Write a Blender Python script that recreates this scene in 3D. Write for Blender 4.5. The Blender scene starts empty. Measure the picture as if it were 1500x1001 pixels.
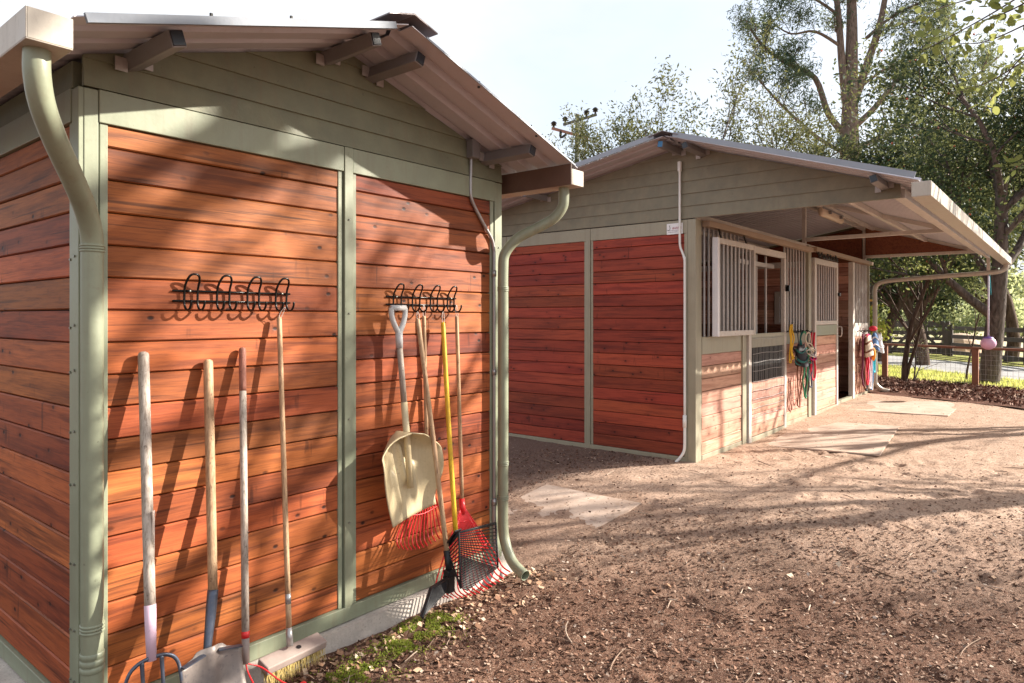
import bpy, math, random
import numpy as np
from mathutils import Vector, Matrix, noise as mnoise

# ------------------------------------------------------------------ camera, sky, sun, exposure
scene = bpy.context.scene
cam_data = bpy.data.cameras.new('camera')
cam = bpy.data.objects.new('camera', cam_data)
scene.collection.objects.link(cam)
cam.location = (0, 0, 1.65)
cam.rotation_euler = (math.radians(90), 0, math.radians(-50.859))
cam_data.sensor_width = 36
cam_data.lens = 24.24
cam_data.shift_y = -0.02367
cam_data.clip_start = 0.05
cam_data.clip_end = 3000
scene.camera = cam

SUN_FROM = Vector((0.574, -0.494, 0.393)).normalized()
world = bpy.data.worlds.new('World')
scene.world = world
world.use_nodes = True
wn = world.node_tree
wn.nodes.clear()
w_out = wn.nodes.new('ShaderNodeOutputWorld')
w_bg = wn.nodes.new('ShaderNodeBackground')
w_bg.inputs['Strength'].default_value = 0.12
w_sky = wn.nodes.new('ShaderNodeTexSky')
w_sky.sky_type = 'NISHITA'
w_sky.sun_disc = False
w_sky.sun_elevation = math.asin(SUN_FROM.z)
w_sky.sun_rotation = math.atan2(SUN_FROM.x, SUN_FROM.y)
w_sky.dust_density = 3.0
w_tc = wn.nodes.new('ShaderNodeTexCoord')
w_map = wn.nodes.new('ShaderNodeMapping')
w_map.inputs['Scale'].default_value = (1.0, 1.0, 2.2)
w_noise = wn.nodes.new('ShaderNodeTexNoise')
w_noise.inputs['Scale'].default_value = 1.6
w_noise.inputs['Detail'].default_value = 6
w_noise.inputs['Roughness'].default_value = 0.55
w_ramp = wn.nodes.new('ShaderNodeValToRGB')
w_ramp.color_ramp.elements[0].position = 0.30
w_ramp.color_ramp.elements[0].color = (0.50, 0.50, 0.50, 1)
w_ramp.color_ramp.elements[1].position = 0.58
w_ramp.color_ramp.elements[1].color = (1, 1, 1, 1)
w_mix = wn.nodes.new('ShaderNodeMix')
w_mix.data_type = 'RGBA'
w_mix.inputs[7].default_value = (3.25, 3.35, 3.5, 1)      # thin bright cloud
wn.links.new(w_tc.outputs['Generated'], w_map.inputs['Vector'])
wn.links.new(w_map.outputs['Vector'], w_noise.inputs['Vector'])
wn.links.new(w_noise.outputs['Fac'], w_ramp.inputs['Fac'])
wn.links.new(w_ramp.outputs['Color'], w_mix.inputs[0])
wn.links.new(w_sky.outputs['Color'], w_mix.inputs[6])
wn.links.new(w_mix.outputs[2], w_bg.inputs['Color'])
wn.links.new(w_bg.outputs['Background'], w_out.inputs['Surface'])

sun_data = bpy.data.lights.new('sun', 'SUN')
sun_data.energy = 5.0
sun_data.angle = math.radians(0.53)
sun_data.color = (1.0, 0.93, 0.82)
sun = bpy.data.objects.new('sun', sun_data)
scene.collection.objects.link(sun)
sun.rotation_euler = (-SUN_FROM).to_track_quat('-Z', 'Y').to_euler()
sun.location = (8, -7, 8)

scene.view_settings.view_transform = 'Standard'
scene.view_settings.look = 'None'
scene.view_settings.gamma = 1
scene.view_settings.use_curve_mapping = False
scene.view_settings.exposure = 1.45
scene.cycles.max_bounces = 8
scene.cycles.transparent_max_bounces = 12

R = random.Random(7)
NP = np.random.RandomState(11)
COL = scene.collection

# ------------------------------------------------------------------ helpers
def S(t):
    t = max(0.0, min(1.0, t))
    return t * t * (3 - 2 * t)

def g(x, y):
    """height of the yard"""
    return 0.22 * S((x - 3.3) / 3.1) + 0.06 * S((x - 6.5) / 7.0)

class MB:
    def __init__(self):
        self.V = []; self.F = []
    def add(self, V, F):
        o = len(self.V)
        self.V += [tuple(v) for v in V]
        self.F += [tuple(i + o for i in f) for f in F]
        return self
    def box(self, x0, x1, y0, y1, z0, z1):
        V = [(x0,y0,z0),(x1,y0,z0),(x1,y1,z0),(x0,y1,z0),(x0,y0,z1),(x1,y0,z1),(x1,y1,z1),(x0,y1,z1)]
        return self.add(V, [(0,3,2,1),(4,5,6,7),(0,1,5,4),(1,2,6,5),(2,3,7,6),(3,0,4,7)])
    def beam(self, a, b, w, h, up=(0,0,1)):
        a = Vector(a); b = Vector(b); d = (b - a).normalized(); up = Vector(up)
        s = d.cross(up)
        if s.length < 1e-4: s = d.cross(Vector((1, 0, 0)))
        s.normalize(); u = s.cross(d)
        V = []
        for p in (a, b):
            for i, j in ((-1,-1),(1,-1),(1,1),(-1,1)):
                V.append(p + s * (w / 2 * i) + u * (h / 2 * j))
        return self.add(V, [(0,3,2,1),(4,5,6,7),(0,1,5,4),(1,2,6,5),(2,3,7,6),(3,0,4,7)])
    def tube(self, P, r, n=8, cap=True, flat=1.0):
        P = [Vector(p) for p in P]
        m = len(P)
        rr = r if isinstance(r, (list, tuple)) else [r] * m
        t0 = (P[1] - P[0]).normalized()
        ref = Vector((0, 0, 1)) if abs(t0.z) < 0.9 else Vector((1, 0, 0))
        nrm = (ref - t0 * ref.dot(t0)).normalized()
        V = []; F = []
        for i in range(m):
            if i == 0: t = (P[1] - P[0])
            elif i == m - 1: t = (P[-1] - P[-2])
            else: t = (P[i + 1] - P[i]).normalized() + (P[i] - P[i - 1]).normalized()
            if t.length < 1e-9: t = t0.copy()
            t.normalize()
            nrm = nrm - t * nrm.dot(t)
            if nrm.length < 1e-6: nrm = t.orthogonal()
            nrm.normalize()
            bn = t.cross(nrm)
            for k in range(n):
                a = 2 * math.pi * k / n
                V.append(P[i] + nrm * (math.cos(a) * rr[i]) + bn * (math.sin(a) * rr[i] * flat))
        for i in range(m - 1):
            for k in range(n):
                k2 = (k + 1) % n
                F.append((i*n+k, i*n+k2, (i+1)*n+k2, (i+1)*n+k))
        if cap:
            F.append(tuple(range(n - 1, -1, -1)))
            F.append(tuple((m - 1) * n + k for k in range(n)))
        return self.add(V, F)
    def hexa(self, q0, q1):
        """solid between two matching quads (lists of 4 points)"""
        return self.add(list(q0) + list(q1), [(0,3,2,1),(4,5,6,7),(0,1,5,4),(1,2,6,5),(2,3,7,6),(3,0,4,7)])
    def prism(self, poly, off):
        """polygon (3-D points) extruded by off"""
        n = len(poly); off = Vector(off)
        V = [Vector(p) for p in poly]; V += [p + off for p in V]
        F = [tuple(range(n - 1, -1, -1)), tuple(range(n, 2 * n))]
        for i in range(n):
            j = (i + 1) % n
            F.append((i, j, n + j, n + i))
        return self.add(V, F)
    def ball(self, c, rx, ry, rz, nu=12, nv=8):
        V = []; F = []
        for j in range(nv + 1):
            th = math.pi * j / nv
            for i in range(nu):
                ph = 2 * math.pi * i / nu
                V.append((c[0] + rx*math.sin(th)*math.cos(ph), c[1] + ry*math.sin(th)*math.sin(ph), c[2] + rz*math.cos(th)))
        for j in range(nv):
            for i in range(nu):
                i2 = (i + 1) % nu
                F.append((j*nu+i, (j+1)*nu+i, (j+1)*nu+i2, j*nu+i2))
        return self.add(V, F)
    def mesh(self, name, smooth=False):
        me = bpy.data.meshes.new(name)
        me.from_pydata(self.V, [], self.F)
        me.validate(verbose=False)
        if smooth:
            me.polygons.foreach_set('use_smooth', [True] * len(me.polygons))
        return me
    def build(self, name, mat, parent=None, smooth=False, bev=0.0):
        return put(name, self.mesh(name, smooth), mat, parent, bev=bev, smooth=smooth)

WL = {}
def adopt(o, parent):
    if parent is not None:
        o.parent = parent
        o.matrix_parent_inverse = Matrix.Translation(-WL[parent])

def put(name, me, mat, parent=None, loc=(0,0,0), rotz=0.0, bev=0.0, smooth=False, rot=None):
    o = bpy.data.objects.new(name, me)
    COL.objects.link(o)
    if mat is not None and len(me.materials) == 0:
        me.materials.append(mat)
    o.location = loc
    o.rotation_euler = rot if rot else (0, 0, rotz)
    # a part that will itself parent pieces is never rotated, so its world location is enough
    WL[o] = Vector(loc)
    adopt(o, parent)
    if bev > 0:
        b = o.modifiers.new('bevel', 'BEVEL'); b.width = bev; b.segments = 2; b.limit_method = 'ANGLE'
        b.angle_limit = math.radians(50)
    return o

def tag(o, label=None, cat=None, group=None, kind=None):
    if label: o['label'] = label
    if cat: o['category'] = cat
    if group: o['group'] = group
    if kind: o['kind'] = kind
    return o

def thing(name, label, cat, loc, group=None):
    o = bpy.data.objects.new(name, None)
    COL.objects.link(o)
    o.empty_display_size = 0.2
    o.location = loc
    WL[o] = Vector(loc)
    return tag(o, label, cat, group)

def arr_mesh(name, V, nper, mat=None, smooth=False):
    """mesh of many separate polygons of nper corners; V is (n*nper,3)"""
    V = np.asarray(V, dtype=np.float32)
    nv = len(V); nf = nv // nper
    me = bpy.data.meshes.new(name)
    me.vertices.add(nv); me.vertices.foreach_set('co', V.ravel())
    me.loops.add(nv); me.loops.foreach_set('vertex_index', np.arange(nv, dtype=np.int32))
    me.polygons.add(nf)
    me.polygons.foreach_set('loop_start', np.arange(0, nv, nper, dtype=np.int32))
    try: me.polygons.foreach_set('loop_total', np.full(nf, nper, dtype=np.int32))
    except Exception: pass
    me.update(calc_edges=True)
    if mat: me.materials.append(mat)
    return me

def arc(p, n=6):
    """smooth a polyline (Catmull-Rom)"""
    P = [Vector(q) for q in p]
    out = []
    for i in range(len(P) - 1):
        p0 = P[max(i - 1, 0)]; p1 = P[i]; p2 = P[i + 1]; p3 = P[min(i + 2, len(P) - 1)]
        for k in range(n):
            t = k / n
            out.append(0.5 * ((2*p1) + (p2 - p0)*t + (2*p0 - 5*p1 + 4*p2 - p3)*t*t + (3*p1 - p0 - 3*p2 + p3)*t**3))
    out.append(P[-1])
    return out

# ------------------------------------------------------------------ materials
class NT:
    def __init__(self, name):
        self.m = bpy.data.materials.new(name)
        self.m.use_nodes = True
        self.t = self.m.node_tree
        self.b = self.t.nodes['Principled BSDF']
        self.out = self.t.nodes['Material Output']
    def n(self, typ, **kw):
        nd = self.t.nodes.new('ShaderNode' + typ)
        for k, v in kw.items():
            if hasattr(nd, k) and k not in ('name',):
                try:
                    setattr(nd, k, v); continue
                except Exception: pass
            self.set(nd, k.replace('_', ' '), v)
        return nd
    def set(self, nd, key, v):
        sock = nd.inputs[key] if not isinstance(key, int) else nd.inputs[key]
        if hasattr(v, 'is_linked') or isinstance(v, bpy.types.NodeSocket):
            self.t.links.new(v, sock)
        else:
            sock.default_value = v
    def mix(self, a, b, f, mode='MIX'):
        nd = self.t.nodes.new('ShaderNodeMix'); nd.data_type = 'RGBA'; nd.blend_type = mode
        for i, v in ((6, a), (7, b), (0, f)):
            if isinstance(v, bpy.types.NodeSocket): self.t.links.new(v, nd.inputs[i])
            else: nd.inputs[i].default_value = (tuple(v) + (1,))[:4] if isinstance(v, (tuple, list)) else v
        return nd.outputs[2]
    def math(self, op, a, b=0.0, c=None):
        nd = self.t.nodes.new('ShaderNodeMath'); nd.operation = op
        for i, v in enumerate((a, b) if c is None else (a, b, c)):
            if isinstance(v, bpy.types.NodeSocket): self.t.links.new(v, nd.inputs[i])
            else: nd.inputs[i].default_value = v
        return nd.outputs[0]
    def ramp(self, f, stops):
        nd = self.t.nodes.new('ShaderNodeValToRGB')
        cr = nd.color_ramp
        while len(cr.elements) < len(stops): cr.elements.new(0.5)
        for e, (p, c) in zip(cr.elements, stops):
            e.position = p
            e.color = (c, c, c, 1) if not isinstance(c, (tuple, list)) else (tuple(c) + (1,))[:4]
        self.t.links.new(f, nd.inputs[0])
        return nd.outputs[0]
    def coords(self, scale=(1,1,1), rand=False, obj=True):
        tc = self.t.nodes.new('ShaderNodeTexCoord')
        mp = self.t.nodes.new('ShaderNodeMapping')
        mp.inputs['Scale'].default_value = scale
        v = tc.outputs['Object' if obj else 'Generated']
        if rand:
            oi = self.t.nodes.new('ShaderNodeObjectInfo')
            mu = self.math('MULTIPLY', oi.outputs['Random'], 37.0)
            cb = self.t.nodes.new('ShaderNodeCombineXYZ')
            for i in range(3): self.t.links.new(mu, cb.inputs[i])
            ad = self.t.nodes.new('ShaderNodeVectorMath'); ad.operation = 'ADD'
            self.t.links.new(v, ad.inputs[0]); self.t.links.new(cb.outputs[0], ad.inputs[1])
            v = ad.outputs[0]
        self.t.links.new(v, mp.inputs['Vector'])
        return mp.outputs['Vector']
    def noise(self, vec, scale=5.0, detail=4.0, rough=0.55, dist=0.0):
        nd = self.t.nodes.new('ShaderNodeTexNoise')
        self.t.links.new(vec, nd.inputs['Vector'])
        nd.inputs['Scale'].default_value = scale; nd.inputs['Detail'].default_value = detail
        nd.inputs['Roughness'].default_value = rough; nd.inputs['Distortion'].default_value = dist
        return nd.outputs['Fac']
    def voronoi(self, vec, scale=5.0, feature='F1', rnd=1.0):
        nd = self.t.nodes.new('ShaderNodeTexVoronoi'); nd.feature = feature
        self.t.links.new(vec, nd.inputs['Vector'])
        nd.inputs['Scale'].default_value = scale; nd.inputs['Randomness'].default_value = rnd
        return nd.outputs['Distance']
    def bump(self, h, strength=0.3, dist=0.01):
        nd = self.t.nodes.new('ShaderNodeBump')
        nd.inputs['Strength'].default_value = strength; nd.inputs['Distance'].default_value = dist
        self.t.links.new(h, nd.inputs['Height'])
        self.t.links.new(nd.outputs[0], self.b.inputs['Normal'])
    def col(self, c):
        if isinstance(c, bpy.types.NodeSocket): self.t.links.new(c, self.b.inputs['Base Color'])
        else: self.b.inputs['Base Color'].default_value = (tuple(c) + (1,))[:4]
    def fin(self, rough=0.6, metal=0.0, spec=0.5):
        if isinstance(rough, bpy.types.NodeSocket): self.t.links.new(rough, self.b.inputs['Roughness'])
        else: self.b.inputs['Roughness'].default_value = rough
        self.b.inputs['Metallic'].default_value = metal
        self.b.inputs['Specular IOR Level'].default_value = spec
        return self.m

def wood_board(name, base, light, dark, knot=0.9, rough=0.6, hv=(0.022, 0.50)):
    """stained softwood board, grain along local X"""
    k = NT(name)
    warp = k.noise(k.coords((1.3, 9, 9), True), 1.0, 2, 0.5)
    vb = k.coords((1.4, 26, 26), True)
    ad = k.t.nodes.new('ShaderNodeVectorMath'); ad.operation = 'ADD'
    sc = k.t.nodes.new('ShaderNodeVectorMath'); sc.operation = 'SCALE'
    cb = k.t.nodes.new('ShaderNodeCombineXYZ')
    k.t.links.new(warp, cb.inputs[1]); k.t.links.new(warp, cb.inputs[2])
    k.t.links.new(cb.outputs[0], sc.inputs[0]); sc.inputs['Scale'].default_value = 1.6
    k.t.links.new(vb, ad.inputs[0]); k.t.links.new(sc.outputs[0], ad.inputs[1])
    grain = k.noise(ad.outputs[0], 1.0, 5, 0.62, 0.3)
    fine = k.noise(k.coords((6, 150, 150), True), 1.0, 4, 0.7)
    broad = k.noise(k.coords((0.9, 3.0, 3.0), True), 1.0, 3, 0.5)
    sp_ = k.t.nodes.new('ShaderNodeSeparateXYZ'); k.t.links.new(k.coords((4.4, 1.0, 7.0), True), sp_.inputs[0])
    cb_ = k.t.nodes.new('ShaderNodeCombineXYZ'); k.t.links.new(sp_.outputs[0], cb_.inputs[0]); k.t.links.new(sp_.outputs[2], cb_.inputs[1])
    vo_ = k.t.nodes.new('ShaderNodeTexVoronoi'); vo_.voronoi_dimensions = '2D'; vo_.inputs['Scale'].default_value = 1.0
    k.t.links.new(cb_.outputs[0], vo_.inputs['Vector']); kn = vo_.outputs['Distance']
    knots = k.ramp(kn, [(0.0, 1.0), (0.04, 0.85), (0.075, 0.0)])
    kn2 = k.noise(k.coords((0.8, 1.0, 1.2), True), 3.0, 1, 0.5)
    keep = k.ramp(kn2, [(0.46, 0.0), (0.56, 1.0)])
    knots = k.math('MULTIPLY', knots, keep)
    halo = k.math('MULTIPLY', k.ramp(kn, [(0.0, 1.0), (0.30, 0.0)]), keep)
    crack = k.noise(k.coords((1.1, 60, 60), True), 1.0, 2, 0.5)
    crack = k.ramp(crack, [(0.31, 1.0), (0.355, 0.0)])
    c = k.mix(base, light, k.ramp(broad, [(0.32, 0.0), (0.68, 1.0)]))
    c = k.mix(c, dark, k.math('MULTIPLY', k.ramp(grain, [(0.47, 0.0), (0.64, 1.0)]), 0.62))
    c = k.mix(c, dark, k.math('MULTIPLY', k.ramp(fine, [(0.46, 0.0), (0.68, 1.0)]), 0.45))
    c = k.mix(c, dark, k.math('MULTIPLY', halo, 0.45))
    dd = tuple(v * 0.20 for v in dark)
    c = k.mix(c, dd, k.math('MULTIPLY', knots, knot))
    c = k.mix(c, dd, k.math('MULTIPLY', crack, 0.55))
    # short checks running out of the knots, and pale worn patches
    chk = k.noise(k.coords((22, 4, 4), True), 1.0, 2, 0.5)
    c = k.mix(c, dd, k.math('MULTIPLY', k.math('MULTIPLY', k.ramp(chk, [(0.66, 0.0), (0.72, 1.0)]), keep), 0.5))
    worn = k.noise(k.coords((1.2, 14, 14), True), 1.0, 5, 0.7)
    c = k.mix(c, tuple(min(1, v * 1.40 + 0.012) for v in light), k.math('MULTIPLY', k.ramp(worn, [(0.58, 0.0), (0.74, 1.0)]), 0.28))
    oi = k.t.nodes.new('ShaderNodeObjectInfo')
    hs = k.t.nodes.new('ShaderNodeHueSaturation')
    r1 = oi.outputs['Random']
    r2 = k.math('FRACT', k.math('MULTIPLY', r1, 13.7))
    k.t.links.new(k.math('MULTIPLY_ADD', r2, hv[0], 0.5 - hv[0] / 2), hs.inputs['Hue'])
    k.t.links.new(k.math('MULTIPLY_ADD', r1, hv[1], 1.0 - hv[1] / 2), hs.inputs['Value'])
    hs.inputs['Saturation'].default_value = 1.0
    k.t.links.new(c, hs.inputs['Color'])
    k.col(hs.outputs[0])
    k.bump(k.math('SUBTRACT', k.math('MULTIPLY', fine, 0.5), k.math('ADD', knots, k.math('MULTIPLY', grain, 0.6))), 0.35, 0.004)
    return k.fin(rough, 0, 0.35)

def paint(name, c, var=0.10, rough=0.5, metal=0.0, dirt=0.35, dirtc=(0.20, 0.15, 0.10), bump=0.12, sc=6.0, streak=0.0):
    k = NT(name)
    v = k.coords((1, 1, 1), True)
    n1 = k.noise(v, sc, 5, 0.6)
    n2 = k.noise(v, sc * 9, 4, 0.6)
    lo = tuple(x * (1 - var) for x in c); hi = tuple(min(1, x * (1 + var)) for x in c)
    cc = k.mix(lo, hi, k.ramp(n1, [(0.3, 0.0), (0.7, 1.0)]))
    sp = k.math('MULTIPLY', k.ramp(n2, [(0.56, 0.0), (0.74, 1.0)]), dirt)
    cc = k.mix(cc, dirtc, k.math('MULTIPLY', sp, k.ramp(n1, [(0.35, 0.0), (0.65, 1.0)])))
    if streak:
        n3 = k.noise(k.coords((26, 26, 1.1), True), 1.0, 4, 0.6)
        cc = k.mix(cc, dirtc, k.math('MULTIPLY', k.ramp(n3, [(0.50, 0.0), (0.72, 1.0)]), streak))
        n4 = k.noise(v, 34, 3, 0.6)
        cc = k.mix(cc, tuple(x * 0.35 for x in dirtc), k.math('MULTIPLY', k.ramp(n4, [(0.70, 0.0), (0.76, 1.0)]), streak * 1.6))
    k.col(cc)
    k.bump(n2, bump, 0.004)
    return k.fin(k.ramp(n1, [(0.2, max(0.05, rough - 0.12)), (0.8, min(1, rough + 0.12))]), metal)

def leafmat(name, stops, trans=0.35, rough=0.6):
    k = NT(name)
    ge = k.t.nodes.new('ShaderNodeNewGeometry')
    c = k.ramp(ge.outputs['Random Per Island'], stops)
    k.col(c)
    k.b.inputs['Roughness'].default_value = rough
    k.b.inputs['Specular IOR Level'].default_value = 0.10
    tr = k.t.nodes.new('ShaderNodeBsdfTranslucent')
    tc = k.mix(c, (1.0, 0.95, 0.35), 0.25)
    hs = k.t.nodes.new('ShaderNodeHueSaturation'); hs.inputs['Value'].default_value = 1.5
    k.t.links.new(tc, hs.inputs['Color'])
    k.t.links.new(hs.outputs[0], tr.inputs['Color'])
    ms = k.t.nodes.new('ShaderNodeMixShader'); ms.inputs[0].default_value = trans
    k.t.links.new(k.b.outputs[0], ms.inputs[1]); k.t.links.new(tr.outputs[0], ms.inputs[2])
    k.t.links.new(ms.outputs[0], k.out.inputs['Surface'])
    return k.m

def islands(name, stops, rough=0.8):
    k = NT(name)
    ge = k.t.nodes.new('ShaderNodeNewGeometry')
    c = k.ramp(ge.outputs['Random Per Island'], stops)
    n = k.noise(k.coords((1, 1, 1)), 60, 3)
    k.col(k.mix(c, (0.05, 0.03, 0.02), k.math('MULTIPLY', k.ramp(n, [(0.45, 0.0), (0.75, 1.0)]), 0.5)))
    return k.fin(rough, 0, 0.2)

def bark(name, c, c2):
    k = NT(name)
    n = k.noise(k.coords((9, 9, 2.2)), 2.0, 6, 0.65, 0.6)
    k.col(k.mix(c, c2, k.ramp(n, [(0.35, 0.0), (0.65, 1.0)])))
    k.bump(n, 0.8, 0.03)
    return k.fin(0.85, 0, 0.2)

def stick(name, c, c2, rough=0.6):
    """turned wooden handle, grain along Z"""
    k = NT(name)
    n1 = k.noise(k.coords((150, 150, 5), True), 1.0, 4, 0.65)
    n2 = k.noise(k.coords((7, 7, 7), True), 1.0, 4, 0.6)
    n3 = k.noise(k.coords((60, 60, 60), True), 1.0, 3, 0.6)
    cc = k.mix(c, c2, k.math('MULTIPLY', k.ramp(n1, [(0.45, 0.0), (0.66, 1.0)]), 0.8))
    cc = k.mix(cc, c2, k.math('MULTIPLY', k.ramp(n2, [(0.48, 0.0), (0.70, 1.0)]), 0.55))
    cc = k.mix(cc, tuple(v * 0.4 for v in c2), k.math('MULTIPLY', k.ramp(n3, [(0.62, 0.0), (0.70, 1.0)]), 0.6))
    k.col(cc); k.bump(n1, 0.25, 0.002)
    return k.fin(rough, 0, 0.3)

M = {}
M['board_shed'] = wood_board('stained_cedar', (0.315, 0.074, 0.020), (0.44, 0.122, 0.034), (0.078, 0.015, 0.007), 1.0, hv=(0.018, 0.62))
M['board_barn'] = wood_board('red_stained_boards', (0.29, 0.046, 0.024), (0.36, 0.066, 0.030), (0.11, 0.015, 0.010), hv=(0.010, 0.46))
M['board_stall'] = wood_board('lit_tone_stall_boards', (0.55, 0.29, 0.205), (0.64, 0.37, 0.27), (0.32, 0.13, 0.085), 0.7)  # pale tone paints strong sunlight into the same red boards
M['board_shaded'] = wood_board('shade_dark_boards', (0.155, 0.045, 0.020), (0.20, 0.065, 0.028), (0.06, 0.015, 0.010), hv=(0.01, 0.4))  # darker copy of the barn boards, shade painted into the colour
M['opening_black'] = paint('opening_dark_paint', (0.006, 0.006, 0.007), 0.2, 0.9, dirt=0.0)  # black colour stands in for the unlit opening behind the mesh
M['dark_gap'] = paint('dark_backing', (0.035, 0.018, 0.012), rough=0.9)
M['green'] = paint('sage_green_paint', (0.255, 0.275, 0.19), 0.10, 0.42, dirt=0.3, streak=0.30)
M['siding'] = paint('sage_green_siding', (0.185, 0.19, 0.125), 0.18, 0.6, dirt=0.35, bump=0.4, streak=0.35)
M['siding_barn'] = paint('grey_green_siding', (0.215, 0.195, 0.135), 0.18, 0.6, dirt=0.3, bump=0.4, streak=0.35)
M['trim_barn'] = paint('barn_trim_paint', (0.32, 0.295, 0.215), 0.08, 0.45, dirt=0.25, streak=0.25)
M['roof'] = paint('roof_sheet', (0.50, 0.475, 0.515), 0.06, 0.45, 0.05, dirt=0.3, dirtc=(0.3, 0.2, 0.15), bump=0.05, sc=3)
M['galv'] = paint('galvanised_edge', (0.27, 0.295, 0.34), 0.08, 0.5, 0.1, dirt=0.2)
M['galv_shed'] = paint('darkened_galvanised_edge', (0.135, 0.15, 0.18), 0.10, 0.55, 0.1, dirt=0.3)  # darker copy of the galvanised edge, colour toned down against sun glare
M['purlin'] = paint('grey_steel_purlin', (0.22, 0.205, 0.205), 0.12, 0.45, 0.2, dirt=0.4)
M['cap_black'] = paint('black_end_cap', (0.02, 0.025, 0.035), 0.1, 0.35)
M['cap_blue'] = paint('blue_end_cap', (0.03, 0.16, 0.34), 0.1, 0.35)
M['plate'] = paint('bracket_plate', (0.42, 0.38, 0.36), 0.1, 0.45, 0.3)
M['gutter'] = paint('gutter_tan', (0.46, 0.41, 0.345), 0.08, 0.4, 0.05, dirt=0.35, streak=0.25)
M['gutter_brown'] = paint('gutter_inside_brown', (0.13, 0.075, 0.055), 0.1, 0.5)
M['ridge'] = paint('ridge_cap_sheet', (0.20, 0.17, 0.17), 0.1, 0.4, 0.4)
M['concrete'] = paint('kerb_concrete', (0.50, 0.44, 0.39), 0.22, 0.9, dirt=0.95, dirtc=(0.13, 0.08, 0.055), bump=0.6, sc=9)
M['conduit'] = paint('grey_conduit', (0.40, 0.38, 0.37), 0.08, 0.35, 0.6)
M['conduit_w'] = paint('white_conduit', (0.80, 0.79, 0.76), 0.04, 0.4)
M['bolt'] = paint('bolt_steel', (0.30, 0.30, 0.26), 0.1, 0.35, 0.7)
M['barnsteel'] = paint('dusty_white_steel', (0.55, 0.50, 0.455), 0.14, 0.5, 0.1, dirt=0.7, dirtc=(0.23, 0.13, 0.08), sc=4)
M['barsteel'] = paint('grey_bar_steel', (0.46, 0.42, 0.39), 0.15, 0.42, 0.35, dirt=0.7, dirtc=(0.2, 0.12, 0.08), sc=4)
M['whitesteel'] = paint('white_frame_edge', (0.80, 0.79, 0.80), 0.04, 0.45)
M['track'] = paint('brown_track', (0.30, 0.205, 0.14), 0.12, 0.5)
M['black_iron'] = paint('black_iron', (0.018, 0.017, 0.016), 0.2, 0.28, 0.6)
M['handle_grey'] = stick('weathered_ash_handle', (0.47, 0.40, 0.34), (0.20, 0.15, 0.115))
M['handle_tan'] = stick('tan_ash_handle', (0.50, 0.325, 0.19), (0.22, 0.12, 0.065))
M['handle_red'] = stick('reddish_handle_end', (0.34, 0.14, 0.10), (0.16, 0.06, 0.04))
M['handle_yellow'] = stick('yellow_handle', (0.74, 0.47, 0.03), (0.45, 0.24, 0.03), 0.4)
M['pink'] = paint('pink_grip', (0.66, 0.46, 0.56), 0.1, 0.6, dirt=0.5, sc=12)
M['sticker'] = paint('paper_sticker', (0.72, 0.60, 0.52), 0.12, 0.6, dirt=0.6, dirtc=(0.4, 0.25, 0.22), sc=14)
M['forge'] = paint('forged_blue_steel', (0.10, 0.115, 0.155), 0.35, 0.38, 0.6, dirt=0.7, dirtc=(0.30, 0.22, 0.17), sc=8)
M['muddy_steel'] = paint('muddy_blade', (0.23, 0.19, 0.17), 0.35, 0.45, 0.25, dirt=1.0, dirtc=(0.035, 0.04, 0.06), sc=7)
M['red_plastic'] = paint('red_plastic', (0.68, 0.018, 0.022), 0.10, 0.35, dirt=0.3)
M['red_tape'] = paint('red_tape', (0.62, 0.02, 0.02), 0.1, 0.4)
M['black_plastic'] = paint('black_plastic', (0.010, 0.010, 0.012), 0.2, 0.5, dirt=0.35, dirtc=(0.10, 0.08, 0.07))
M['grey_plastic'] = paint('grey_plastic_handle', (0.52, 0.51, 0.50), 0.06, 0.4, dirt=0.3)
M['beige'] = paint('beige_plastic_scoop', (0.60, 0.49, 0.30), 0.10, 0.4, dirt=0.6, streak=0.2, dirtc=(0.25, 0.17, 0.08), sc=8)
M['broomwood'] = paint('broom_block', (0.31, 0.24, 0.21), 0.15, 0.7, dirt=0.6, sc=16)
M['bristle'] = islands('yellow_bristle', [(0.0, (0.34, 0.24, 0.07)), (1.0, (0.56, 0.42, 0.15))], 0.6)
M['string'] = paint('white_string', (0.75, 0.72, 0.66), 0.05, 0.8)

# ------------------------------------------------------------------ ground
def axis(lo, hi, step, far, grow=1.16):
    a = list(np.arange(lo, hi, step))
    x = hi; s = step
    up = []
    while x < far:
        up.append(x); s *= grow; x += s
    up.append(far)
    x = lo; s = step; dn = []
    while True:
        s *= grow; x -= s
        if x < -far: break
        dn.append(x)
    dn.append(-far)
    return np.array(dn[::-1] + a + up)

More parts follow.
